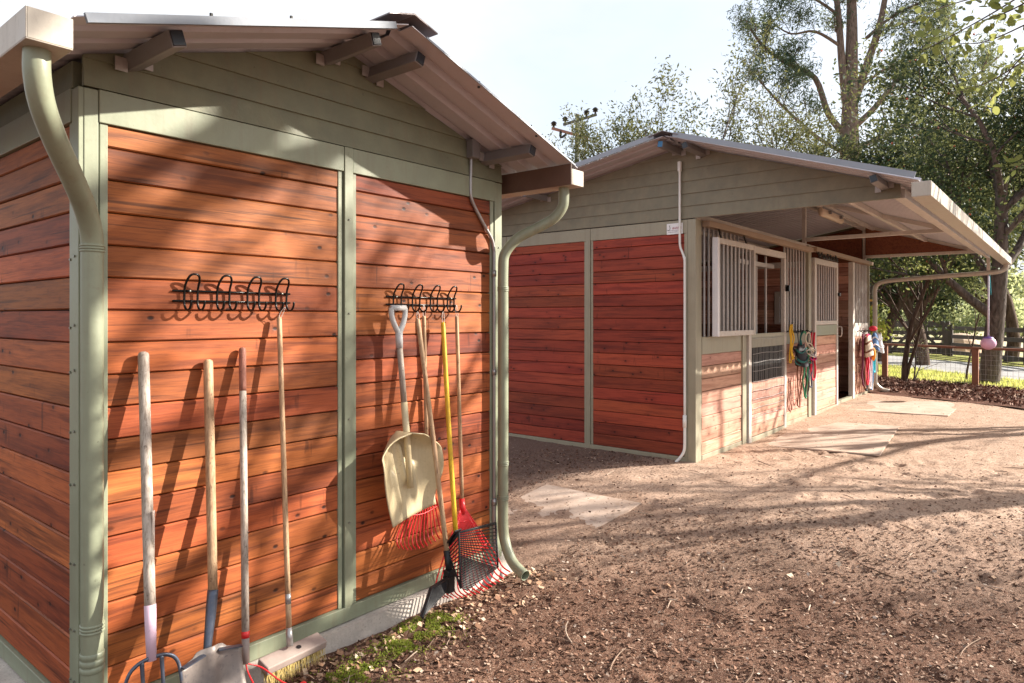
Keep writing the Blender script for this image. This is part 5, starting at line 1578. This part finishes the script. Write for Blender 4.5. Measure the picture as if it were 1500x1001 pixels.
# slim stems in the mulch
tree('young_tree', 'slim two-stemmed young tree in the mulch beside the barn', 'tree', onz((16.570, 2.769, 1.650), 0.29), [((0.04, 0.03, 1), 2.3, 0.065), ((-0.18, -0.30, 1), 2.2, 0.04)], [5, 4], 2, (0.10, 0.045), 'leaf_mid', 'bark_brown', 33,
     up=0.22, spread=0.85, shrink=0.62, per_tip=22, cl=0.24, wander=0.2, zmin=1.9, berries=40)
tree('bare_sapling', 'thin leaning bare sapling stick between the fence posts', 'sapling', onz((17.392, 1.760, 1.650), 0.29), [((0.10, -0.10, 1), 1.55, 0.024)], [3], 1, (0.03, 0.012), 'leaf_mid', 'bark_brown', 41, up=0.12, spread=0.6, shrink=0.35, per_tip=1, cl=0.04, wander=0.15)
tree('bare_shrub', 'grey bare twiggy shrub between the slim tree and the gate', 'shrub', onz((16.803, 2.641, 1.650), 0.29), [((-0.1, -0.25, 1), 1.0, 0.018), ((0.1, -0.2, 1), 0.8, 0.014)], [5, 3], 2, (0.03, 0.012), 'leaf_pale', 'bark_grey', 44, up=0.1, spread=0.9, shrink=0.55, per_tip=1, cl=0.05)
# yellow-green shrub against the barn corner
tree('leafy_shrub', 'yellow-green leafy shrub beside the barn corner downspout', 'shrub', onz((18.880, 3.734, 1.650), 0.3), [((0.1, 0.1, 1), 1.1, 0.03), ((-0.2, 0.2, 1), 1.0, 0.025)], [5, 3], 2, (0.11, 0.07), 'leaf_yellow', 'bark_brown', 52, up=0.24, spread=0.55, per_tip=11, cl=0.15)

# olive-like row behind the barn
OL = [(800, 20.5, 2.3, 61), (912, 20, 4.9, 62), (930, 19.5, 5.8, 63), (992, 19.5, 6.6, 64), (1055, 19.5, 6.9, 65), (1112, 20, 6.4, 66), (1172, 20, 6.6, 67), (1222, 20.5, 6.0, 68)]
OLP = [(16.944, 12.449, 1.650), (17.537, 10.137, 1.650), (17.562, 9.314, 1.650), (18.025, 8.745, 1.650), (18.805, 7.787, 1.650), (20.037, 7.065, 1.650), (20.787, 6.143, 1.650), (21.998, 5.447, 1.650)]
OLL = ['low wispy olive-leaved tree just right of the shed roof edge', 'wispy low olive-leaved tree at the foot of the utility pole', 'open olive-leaved tree right of the utility pole', 'tall wispy olive-leaved tree over the barn ridge cap',
       'tallest open olive-leaved tree right of the barn ridge', 'olive-leaved tree left of the pine above the barn roof', 'golden-green open tree at the foot of the pine', 'thin olive-leaved tree right of the pine trunk']
for i, p in enumerate(OLP):
    h = OL[i][2] * 1.32
    tree('olive_tree', OLL[i], 'tree', onz(p, 0.3), [((0.1, 0, 1), h * 0.58, 0.09), ((-0.35, 0.3, 1), h * 0.52, 0.07), ((0.3, -0.4, 1), h * 0.52, 0.07)], [5, 4, 3], 3, (0.13, 0.042), 'leaf_olive', 'bark_grey', OL[i][3],
         'olive-leaved trees behind the barn', up=0.34, spread=0.6, shrink=0.52, per_tip=15, cl=0.15, wander=0.3, segs=5)

# tall pine
pn = Vector(onz((33.595, 7.832, 1.650), 0.2))
pine = thing('pine_tree', 'tall pine with bare spreading limbs rising behind the barn roof', 'tree', pn)
rightv = Vector((0.6312, -0.7756, 0)); awayv = Vector((0.7756, 0.6312, 0)); upv_ = Vector((0, 0, 1))
def pp(px, py, dd=0.0):
    """point by sideways / height / depth offsets (metres) from the trunk foot"""
    return pn + rightv * px + upv_ * py + awayv * dd
rng = random.Random(77); rs = np.random.RandomState(77)
mb = MB()
mb.tube(arc([pp(0, -0.2), pp(-0.05, 4), pp(0.05, 8), pp(0.05, 10.2), pp(0.1, 12), pp(0.15, 14.5), pp(0.1, 18), pp(0.2, 22)], 4), [0.55 - 0.016 * i for i in range(29)], 10)
tips = []
def limb(P, r, twigs, tw_len=1.3):
    Q = arc(P, 4)
    mb.tube(Q, [r * (1 - 0.72 * i / (len(Q) - 1)) for i in range(len(Q))], 7)
    for q in range(twigs):
        f = 0.30 + 0.70 * (q + rng.random()) / twigs
        i = min(len(Q) - 2, int(f * (len(Q) - 1)))
        d = (Q[i + 1] - Q[i]).normalized() + Vector((rng.gauss(0, .7), rng.gauss(0, .7), rng.gauss(0.05, .5)))
        branch(mb, tips, Q[i], d, tw_len * rng.uniform(0.6, 1.2), r * 0.22, 0, 1, rng, [4], 0.05, 0.35, 0.9, 4, 0.6, 5)
limb([pp(-0.1, 9.6), pp(-0.9, 10.6), pp(-1.5, 12.2), pp(-2.6, 12.8), pp(-3.8, 13.6), pp(-4.5, 14.6)], 0.17, 11)
limb([pp(-0.1, 8.8), pp(-1.2, 9.4), pp(-2.4, 10.4), pp(-3.4, 11.4), pp(-4.1, 12.2)], 0.11, 9)
limb([pp(-0.05, 10.5), pp(-0.3, 13), pp(-0.5, 15.5), pp(-1.0, 18), pp(-1.6, 20)], 0.2, 9)
limb([pp(-0.3, 13.6), pp(-1.5, 14.3), pp(-2.6, 14.2), pp(-3.6, 14.8)], 0.08, 7)
limb([pp(-0.4, 15.0), pp(-1.6, 15.8), pp(-3.0, 16.2)], 0.08, 7)
limb([pp(0.2, 11), pp(0.9, 13), pp(1.5, 15), pp(2.0, 18), pp(2.6, 20)], 0.21, 9)
limb([pp(0.15, 9.9), pp(1.2, 10.9), pp(2.3, 12.3), pp(3.6, 13.8), pp(4.6, 15.0)], 0.15, 10)
limb([pp(0.1, 9.0), pp(1.6, 9.6), pp(3.6, 10.8), pp(5.6, 12.2), pp(7.0, 13.4)], 0.13, 10)
limb([pp(0.3, 11.6), pp(1.6, 12.6), pp(2.7, 13.2), pp(3.9, 14.6)], 0.07, 7)
limb([pp(0.8, 14.0), pp(2.0, 15.0), pp(3.2, 15.6), pp(4.6, 16.4)], 0.08, 7)
limb([pp(0.0, 8.6), pp(-0.4, 8.9), pp(-1.2, 8.5), pp(-2.1, 9.0)], 0.05, 4, 0.8)
mb.build('trunk', M['bark_pine'], pine, smooth=True)
T = np.array([p for p, d in tips])
C = np.repeat(T, 22, axis=0) + rs.normal(size=(len(T) * 22, 3)) * 0.20
put('crown', arr_mesh('crown', leaf_quads(C, 0.27, 0.045, rs), 4, M['leaf_pine']), None, pine)

# hedge and trees far beyond the paddock
HP = [(48.976, 9.528, 1.650), (53.490, 8.734, 1.650), (51.231, 6.758, 1.650), (54.709, 5.652, 1.650), (52.216, 3.962, 1.650), (54.613, 2.602, 1.650)]
HN = ['farthest left, just past the barn corner', 'behind the slim young tree', 'behind the gate', 'behind the bare sapling', 'right behind the hanging ball', 'at the right edge of the picture']
for i, p in enumerate(HP):
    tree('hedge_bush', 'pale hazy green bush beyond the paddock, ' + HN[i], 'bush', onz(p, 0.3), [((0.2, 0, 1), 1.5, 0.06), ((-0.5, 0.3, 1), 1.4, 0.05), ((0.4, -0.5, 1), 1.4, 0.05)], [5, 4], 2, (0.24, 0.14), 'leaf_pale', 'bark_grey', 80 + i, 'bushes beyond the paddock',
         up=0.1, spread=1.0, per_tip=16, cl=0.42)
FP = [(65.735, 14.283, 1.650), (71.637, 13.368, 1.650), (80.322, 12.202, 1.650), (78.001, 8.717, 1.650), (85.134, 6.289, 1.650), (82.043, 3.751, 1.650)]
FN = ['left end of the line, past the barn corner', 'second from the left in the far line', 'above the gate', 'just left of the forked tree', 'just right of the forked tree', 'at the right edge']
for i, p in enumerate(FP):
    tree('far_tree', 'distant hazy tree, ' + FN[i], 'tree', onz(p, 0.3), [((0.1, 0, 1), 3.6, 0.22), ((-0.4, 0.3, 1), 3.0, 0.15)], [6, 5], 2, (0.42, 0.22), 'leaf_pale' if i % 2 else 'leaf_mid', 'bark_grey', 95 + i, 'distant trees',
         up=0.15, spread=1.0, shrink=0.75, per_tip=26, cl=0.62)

# oak standing outside the picture on the right: its low limb reaches in, its crown dapples shed and yard
oak = thing('oak_tree', 'oak whose leafy twigs hang into the top right corner', 'tree', (8.1, -3.9, 0.1))
rng = random.Random(5); rs = np.random.RandomState(5)
mb = MB()
OB = Vector((8.1, -3.9, 0.0))
mb.tube(arc([OB, (8.05, -3.85, 1.6), (7.95, -3.7, 3.0), (8.1, -3.75, 4.2), (8.2, -3.7, 5.4), (8.05, -3.6, 7.4)], 4), [0.34 - 0.011 * i for i in range(21)], 12)
mb.tube(arc([(7.95, -3.7, 3.0), (7.2, -3.2, 3.8), (6.2, -2.2, 4.1), (5.3, -1.2, 4.0), (4.6, -0.45, 3.55), (4.25, -0.12, 3.30)], 5), [0.16 - 0.0055 * i for i in range(26)], 9)
tips = []
for q in range(16):
    az = rng.uniform(0, 2 * math.pi); z0 = rng.uniform(3.4, 7.2)
    d = Vector((math.cos(az), math.sin(az), rng.uniform(0.0, 0.5)))
    branch(mb, tips, (8.1, -3.72, z0), d, rng.uniform(1.5, 2.4), 0.09, 0, 2, rng, [5, 4], 0.08, 0.32, 0.95, 5, 0.6, 6)
T = np.array([p for p, d in tips])
C = np.repeat(T, 4, axis=0); C = C + rs.normal(size=C.shape) * 0.09
Vq = [leaf_quads(C, 0.085, 0.05, rs)]
mb.build('trunk', M['bark_grey'], oak, smooth=True)
put('crown', arr_mesh('crown', Vq[0], 4, M['leaf_oak']), None, oak)
# leafy twigs that hang into view
TW = [[(4.313, -0.071, 3.365), (4.085, 0.130, 3.211), (3.882, 0.300, 3.054), (3.703, 0.440, 2.929), (3.563, 0.533, 2.844)],
      [(4.313, -0.071, 3.365), (4.168, 0.106, 3.284), (4.003, 0.309, 3.202), (3.821, 0.454, 3.121), (3.686, 0.541, 3.054)],
      [(4.313, -0.071, 3.365), (4.199, 0.068, 3.137), (4.024, 0.205, 3.011), (3.862, 0.324, 2.927), (3.733, 0.404, 2.901)],
      [(4.313, -0.071, 3.365), (4.189, 0.081, 2.973), (4.086, 0.208, 2.856), (3.932, 0.317, 2.754), (3.812, 0.386, 2.711)],
      [(4.313, -0.071, 3.365), (4.273, 0.057, 3.026), (4.106, 0.182, 2.908), (4.028, 0.279, 2.745), (3.922, 0.329, 2.615)],
      [(4.313, -0.071, 3.365), (4.336, -0.021, 2.794), (4.252, 0.082, 2.562), (4.117, 0.170, 2.401), (4.061, 0.238, 2.346)],
      [(4.313, -0.071, 3.365), (3.974, 0.029, 3.169), (3.733, 0.166, 3.016), (3.677, 0.235, 2.972), (3.620, 0.304, 2.942)]]
mb = MB(); LV = []
mb.tube([(4.25, -0.12, 3.30), (4.313, -0.071, 3.365)], [0.02, 0.010], 6)
for ti, P in enumerate(TW):
    Q = arc(P, 6)
    mb.tube(Q, [0.006 * (1 - 0.75 * i / (len(Q) - 1)) for i in range(len(Q))], 5)
    for i in range(6, len(Q)):
        for rep_ in range(2):
            d = (Q[i] - Q[i - 1]).normalized()
            sd_ = d.cross(Vector((rng.gauss(0, 1), rng.gauss(0, 1), rng.gauss(0, 1)))).normalized()
            c0_ = Q[i] + sd_ * rng.uniform(0.0, 0.055) + d * rng.uniform(-0.02, 0.02)
            ax_ = (sd_ + d * 0.5 + Vector((0, 0, -0.25))).normalized()
            bx = ax_.cross(Vector((rng.gauss(0, .8), rng.gauss(0, .8), 1))).normalized()
            l = rng.uniform(0.032, 0.052); w = l * rng.uniform(0.52, 0.72)
            nrm_ = ax_.cross(bx)
            for (u, s) in ((0, 0), (0.22, 0.42), (0.55, 0.5), (0.86, 0.30), (1.0, 0.0), (0.86, -0.30), (0.55, -0.5), (0.22, -0.42)):
                LV.append(c0_ + ax_ * (u * l) + bx * (s * w) - nrm_ * (abs(s) * 0.006))
tw = mb.build('twigs', M['bark_brown'], oak, smooth=True)
put('foliage', arr_mesh('foliage', np.array([tuple(v_) for v_ in LV]), 8, M['leaf_oak']), None, oak)

# two more yard trees stand to the right of the picture and throw shadow bands over the dirt
tree('yard_tree', 'slender tree just outside the right edge, shading the yard in front of the barn', 'tree', (12.2, -4.2, 0.2), [((0.05, -0.05, 1), 4.4, 0.17), ((-0.25, 0.2, 1), 4.0, 0.12)], [4, 4, 3], 3, (0.10, 0.055), 'leaf_oak', 'bark_grey', 141,
     'trees right of the picture', up=0.2, spread=0.8, shrink=0.55, per_tip=3, cl=0.12)
tree('yard_tree', 'slim tree outside the right edge, farther along the mulch bed', 'tree', (14.5, -3.1, 0.25), [((0.0, 0.0, 1), 4.6, 0.15)], [5, 4, 3], 3, (0.10, 0.055), 'leaf_oak', 'bark_grey', 143,
     'trees right of the picture', up=0.2, spread=0.8, shrink=0.5, per_tip=4, cl=0.12)

# ------------------------------------------------------------------ utility pole
M['pole_wood'] = paint('weathered_pole', (0.085, 0.09, 0.08), 0.2, 0.85, dirt=0.5, sc=10)
M['arm_red'] = paint('reddish_arm', (0.26, 0.13, 0.10), 0.15, 0.8)
pb = (30.014, 20.153, 1.650)
pl = thing('utility_pole', 'wooden utility pole with two crossarms showing over the barn roof', 'utility pole', (pb[0], pb[1], 0.2))
MB().tube([(pb[0], pb[1], 0.0), (pb[0], pb[1], 6), (30.081, 20.070, 12.236)], [0.16, 0.14, 0.12], 10).build('pole', M['pole_wood'], pl, smooth=True)
u0, u1 = Vector((29.444, 20.536, 11.646)), Vector((30.541, 19.189, 12.177))
MB().beam(u0, u1, 0.10, 0.13).build('crossarm', M['pole_wood'], pl)
l0, l1 = Vector((29.064, 21.003, 11.468)), Vector((30.272, 19.519, 10.937))
MB().beam(l0, l1, 0.10, 0.13).build('crossarm', M['arm_red'], pl)
MB().tube([u1.lerp(u0, 0.2), Vector((29.892, 19.986, 11.043))], 0.025, 6).build('brace', M['pole_wood'], pl)
for p in (u0.lerp(u1, 0.06), u0.lerp(u1, 0.70), u0.lerp(u1, 0.96), l0.lerp(l1, 0.06)):
    MB().tube([p + Vector((0,0,.05)), p + Vector((0,0,.16)), p + Vector((0,0,.18)), p + Vector((0,0,.26)), p + Vector((0,0,.28)), p + Vector((0,0,.36)), p + Vector((0,0,.40))], [0.05, 0.05, 0.15, 0.10, 0.17, 0.10, 0.04], 10).build('insulator', M['black_iron'], pl, smooth=True)
MB().tube(arc([l0.lerp(l1, 0.25), l0.lerp(l1, 0.25) + Vector((0, 0, -0.35)), l0.lerp(l1, 0.40) + Vector((0, 0, -0.1))], 3), 0.07, 6).build('fuse_holder', M['black_iron'], pl)

# ------------------------------------------------------------------ fences
M['rail_brown'] = paint('red_brown_rail', (0.26, 0.10, 0.055), 0.15, 0.7, dirt=0.4)
M['fence_dark'] = paint('dark_fence_board', (0.085, 0.066, 0.060), 0.2, 0.75, dirt=0.3)
lf = thing('rail_fence', 'low red-brown rail fence with wire mesh at the edge of the mulch', 'fence', (16.4, 1.5, 0.28))
fpts = [(18.25, 5.06), (17.30, 3.28), (16.35, 1.50), (15.40, -0.28), (14.45, -2.06)]
for x, y in fpts:
    MB().box(x - 0.055, x + 0.055, y - 0.055, y + 0.055, 0.2, 1.02).build('post', M['rail_brown'], lf, bev=0.006)
for (x0, y0), (x1, y1) in zip(fpts[:-1], fpts[1:]):
    MB().beam((x0, y0, 1.04), (x1, y1, 1.04), 0.10, 0.045).build('rail', M['rail_brown'], lf, bev=0.004)
mb = MB()
for (x0, y0), (x1, y1) in zip(fpts[:-1], fpts[1:]):
    for i in range(1, 20):
        s = i / 20; mb.tube([(x0 + (x1-x0)*s, y0 + (y1-y0)*s, 0.3), (x0 + (x1-x0)*s, y0 + (y1-y0)*s, 1.02)], 0.0022, 3, cap=False)
    for i in range(8):
        mb.tube([(x0, y0, 0.34 + i*0.095), (x1, y1, 0.34 + i*0.095)], 0.0022, 3, cap=False)
tag(mb.build('wire_mesh', M['conduit'], lf), kind='stuff')

df = thing('board_fence', 'dark board fence with wide rails across the drive', 'fence', onz((26.688, 2.061, 1.650), 0.3))
dp = [onz((28.479, 3.345, 1.650), 0.3), onz((26.660, 2.095, 1.650), 0.3), onz((24.687, 1.034, 1.650), 0.3), onz((22.725, -0.041, 1.650), 0.3)]
for p in dp:
    MB().box(p[0]-0.08, p[0]+0.08, p[1]-0.08, p[1]+0.08, 0.2, 1.40).build('post', M['fence_dark'], df, bev=0.006)
for p, q in zip(dp[:-1], dp[1:]):
    for z in (1.27, 0.98, 0.70, 0.42):
        MB().beam((p[0], p[1], z), (q[0], q[1], z), 0.05, 0.13).build('rail', M['fence_dark'], df)
gt = thing('farm_gate', 'dark wooden farm gate with a diagonal brace, left of the board fence', 'gate', onz((28.686, 4.358, 1.650), 0.3))
gp0, gp1 = onz((29.135, 5.391, 1.650), 0.3), onz((28.858, 3.514, 1.650), 0.3)
for p in (gp0, gp1):
    MB().box(p[0]-0.11, p[0]+0.11, p[1]-0.11, p[1]+0.11, 0.2, 1.50).build('post', M['fence_dark'], gt, bev=0.006)
for z, h in ((1.40, 0.22), (1.08, 0.14), (0.86, 0.08), (0.66, 0.15), (0.42, 0.20)):
    MB().beam((gp0[0], gp0[1], z), (gp1[0], gp1[1], z), 0.05, h).build('rail', M['fence_dark'], gt)
for s0_, s1_ in ((0.05, 0.5), (0.95, 0.5)):
    a_ = Vector(gp0).lerp(Vector(gp1), s0_); b_ = Vector(gp0).lerp(Vector(gp1), s1_)
    MB().beam((a_.x, a_.y, 0.4), (b_.x, b_.y, 1.35), 0.04, 0.10).build('brace', M['fence_dark'], gt)
a_ = Vector(gp0).lerp(Vector(gp1), 0.66)
MB().box(a_.x-0.05, a_.x+0.05, a_.y-0.05, a_.y+0.05, 0.35, 1.36).build('stile', M['fence_dark'], gt)
M['rock'] = paint('tan_rock', (0.40, 0.29, 0.20), 0.2, 0.9, dirt=0.5, bump=0.6, sc=4)
rk = MB(); c_ = onz((31.401, 3.398, 1.650), 0.45)
rk.ball(c_, 0.95, 0.7, 0.62, 14, 9)
rk.V = [(x + 0.14*mnoise.noise((x*1.5, y*1.5, z*1.5)), y + 0.14*mnoise.noise((x*1.5+9, y*1.5, z*1.5)), z + 0.12*mnoise.noise((x*1.5, y*1.5+5, z*1.5))) for x, y, z in rk.V]
tag(rk.build('boulder', M['rock'], smooth=False), 'tan boulder behind the board fence beside the gate', 'boulder')

# ------------------------------------------------------------------ loose ground cover
rs = np.random.RandomState(3)
def free(x, y, m=0.0):
    if 0.9 - m < x < 3.52 + m and y > 2.80 - m: 
        if y < 5.5: return False
    if x > 6.36 - m and y > 2.86 - m: return False
    return True
HEAD = math.atan2(0.6312, 0.7756)
def scatter(n, r0, r1, amax=0.74, pw=1.0):
    r = r0 + (r1 - r0) * rs.uniform(size=n) ** pw
    a = HEAD + rs.uniform(-amax, amax, size=n)
    return r * np.cos(a), r * np.sin(a)
def gz(x, y):
    return g(x, y) + 0.014 * mnoise.noise((x * 1.3, y * 1.3, 0.3)) + 0.008 * mnoise.noise((x * 5.5, y * 5.5, 1.7))
def on_mat(x, y): return (7.7 < x < 9.95 and 1.55 < y < 2.8) or (3.6 < x < 5.05 and 2.75 < y < 3.75) or (11.2 < x < 13.1 and 1.35 < y < 2.6)

def chips(n, r0, r1, smin, smax, mat, name, label, cat, aspect=(0.3, 0.9), tilt=0.55, pw=1.0, keep=None):
    X, Y = scatter(n, r0, r1, pw=pw)
    out = []
    for x, y in zip(X, Y):
        if not free(x, y) : continue
        if on_mat(x, y) and rs.uniform() > 0.18: continue
        if keep is not None and rs.uniform() > keep(x, y): continue
        out.append((x, y))
    P = np.array(out); m = len(P)
    Z = np.array([gz(x, y) for x, y in out])
    sz = smin + (smax - smin) * rs.uniform(size=m) ** 2.2
    th = rs.uniform(0, 2*math.pi, size=m)
    ax = np.stack([np.cos(th), np.sin(th), rs.normal(0, tilt, m) * 0.6], 1)
    bx = np.stack([-np.sin(th), np.cos(th), rs.normal(0, tilt, m)], 1)
    ax /= np.linalg.norm(ax, axis=1)[:, None]; bx /= np.linalg.norm(bx, axis=1)[:, None]
    asp = rs.uniform(aspect[0], aspect[1], m)
    C = np.stack([P[:, 0], P[:, 1], Z + 0.004 + sz * 0.16 + np.array([0.022 if on_mat(x, y) else 0.0 for x, y in out])], 1)
    a = ax * (sz / 2)[:, None]; b = bx * (sz * asp / 2)[:, None]
    V = np.empty((m, 4, 3), dtype=np.float32)
    k1 = rs.uniform(0.4, 1.0, size=(m, 1)); k2 = rs.uniform(0.4, 1.0, size=(m, 1))
    V[:, 0] = C - a * k1 - b; V[:, 1] = C + a - b * k2; V[:, 2] = C + a * k2 + b; V[:, 3] = C - a + b * k1
    o = put(name, arr_mesh(name, V.reshape(-1, 3), 4, mat), None)
    return tag(o, label, cat, kind='stuff')
M['chip'] = islands('broken_leaf', [(0.0, (0.045, 0.021, 0.014)), (0.35, (0.115, 0.056, 0.036)), (0.75, (0.24, 0.132, 0.088)), (0.95, (0.36, 0.25, 0.185)), (1.0, (0.52, 0.42, 0.35))])
M['crumb'] = islands('dirt_crumb', [(0.0, (0.12, 0.07, 0.048)), (0.4, (0.26, 0.16, 0.11)), (0.8, (0.40, 0.28, 0.21)), (1.0, (0.55, 0.43, 0.35))])
M['dryleaf'] = islands('dry_leaf', [(0.0, (0.20, 0.10, 0.06)), (0.4, (0.36, 0.21, 0.13)), (0.8, (0.55, 0.38, 0.26)), (1.0, (0.70, 0.56, 0.42))])
M['moss'] = leafmat('moss_green', [(0.0, (0.08, 0.12, 0.015)), (1.0, (0.24, 0.29, 0.035))], 0.3)
M['grass'] = leafmat('lawn_blade', [(0.0, (0.16, 0.22, 0.03)), (0.6, (0.34, 0.36, 0.07)), (1.0, (0.55, 0.50, 0.20))], 0.4)
def mould_keep(x, y):
    if y - 0.62 * (6.4 - x) > 2.95 and x < 6.5: return 0.95
    return 0.12 + 0.88 * S((5.4 - (0.8*x + 0.25*y) + 1.2*mnoise.noise((x*0.55, y*0.55, 2.0))) / 1.6)
chips(120000, 2.3, 7.5, 0.005, 0.026, M['chip'], 'leaf_litter', 'brown broken leaf and bark litter covering the yard', 'leaf litter', pw=1.25, keep=mould_keep)
chips(36000, 3.2, 15.0, 0.005, 0.018, M['crumb'], 'dirt_crumbs', 'small clods and crumbs on the trodden pale dirt', 'dirt clods', (0.5, 1.0), 0.45)
def drift(x, y): return max(0.0, 1.0 - abs(y - 2.70) / 0.40) if 1.0 < x < 3.6 else 0.02
chips(20000, 2.3, 5.2, 0.018, 0.048, M['dryleaf'], 'fallen_leaves', 'dry curled tan leaves drifted along the shed footing', 'leaves', (0.45, 0.75), 0.6, keep=drift)
# mulch chips
X = rs.uniform(12.4, 18.5, 9000); Y = rs.uniform(-2.0, 5.0, 9000)
nn = 0.882 * X - 0.471 * Y
sel = (nn > 11.1) & (nn < 13.9)
X, Y = X[sel], Y[sel]
C = np.stack([X, Y, np.array([g(x, y) for x, y in zip(X, Y)]) + 0.035], 1)
V4 = leaf_quads(C, 0.085, 0.035, rs)
M['mulchchip'] = islands('mulch_chip', [(0.0, (0.05, 0.022, 0.016)), (0.5, (0.16, 0.07, 0.05)), (1.0, (0.40, 0.24, 0.18))])
tag(put('mulch_chips', arr_mesh('mulch_chips', V4, 4, M['mulchchip']), None), 'dark red-brown bark chips under the trees by the fence', 'mulch', kind='stuff')
# twigs
mb = MB(); rt = random.Random(8)
for i in range(330):
    r = rt.uniform(2.4, 8.5); a_ = HEAD + rt.uniform(-0.72, 0.72)
    x, y = r*math.cos(a_), r*math.sin(a_)
    if not free(x, y, 0.12) or on_mat(x, y): continue
    th = rt.uniform(0, 6.28); L = rt.choice((0.05, 0.07, 0.10, 0.10, 0.16, 0.24)); cu = rt.uniform(-0.2, 0.2)
    P = []
    for q in range(5):
        s = (q / 4 - 0.5) * L
        xx = x + math.cos(th)*s - math.sin(th)*cu*s*s*8; yy = y + math.sin(th)*s + math.cos(th)*cu*s*s*8
        P.append((xx, yy, gz(xx, yy) + 0.012 + rt.uniform(0, 0.004)))
    r_ = rt.uniform(0.0018, 0.0042)
    mb.tube(P, [r_, r_, r_, r_*0.8, r_*0.5], 5)
M['twig'] = islands('dry_twig', [(0.0, (0.10, 0.06, 0.04)), (0.6, (0.32, 0.22, 0.16)), (1.0, (0.62, 0.52, 0.42))])
tag(mb.build('twigs', M['twig']), 'dry twigs scattered over the yard', 'twigs', kind='stuff')
# moss
out = []
for (cx_, cy_, r_, n_) in ((2.497, 2.671, 0.000)[:2] + (0.17, 2600), (2.647, 2.654, 0.000)[:2] + (0.10, 1200), (2.311, 2.604, 0.000)[:2] + (0.11, 1300), (2.045, 2.564, 0.000)[:2] + (0.15, 1500), (1.890, 2.612, 0.000)[:2] + (0.10, 600)):
    p = rs.normal(size=(n_, 2)) * r_ * 0.55
    for dx, dy in p:
        x, y = cx_ + dx, cy_ + dy
        if y < 2.79 and mnoise.noise((x*11, y*11, 3)) > -0.12: out.append((x, y, gz(x, y) + rs.uniform(0.002, 0.016)))
tag(put('moss', arr_mesh('moss', leaf_quads(np.array(out), 0.016, 0.007, rs), 4, M['moss']), None), 'bright green moss patches in the litter near the tools', 'moss', kind='stuff')
# lawn blades
X = rs.uniform(14, 27, 60000); Y = rs.uniform(-6, 9, 60000)
nn = 0.882 * X - 0.471 * Y
dpath = (X - 22.2) * 0.70 - (Y - 4.45) * 0.714
sel = (nn > 13.75) & (dpath < -0.1)
X, Y = X[sel], Y[sel]; n_ = len(X)
Z = np.array([g(x, y) for x, y in zip(X, Y)]) + 0.018
h = rs.uniform(0.03, 0.09, n_); th = rs.uniform(0, 6.28, n_); w = 0.012
V = np.empty((n_, 3, 3), dtype=np.float32)
V[:, 0] = np.stack([X - w*np.cos(th), Y - w*np.sin(th), Z - 0.01], 1); V[:, 1] = np.stack([X + w*np.cos(th), Y + w*np.sin(th), Z - 0.01], 1)
V[:, 2] = np.stack([X + rs.normal(0, .02, n_), Y + rs.normal(0, .02, n_), Z + h], 1)
tag(put('lawn_grass', arr_mesh('lawn_grass', V.reshape(-1, 3), 3, M['grass']), None), 'sunlit yellow-green grass between the mulch and the drive', 'grass', kind='stuff')
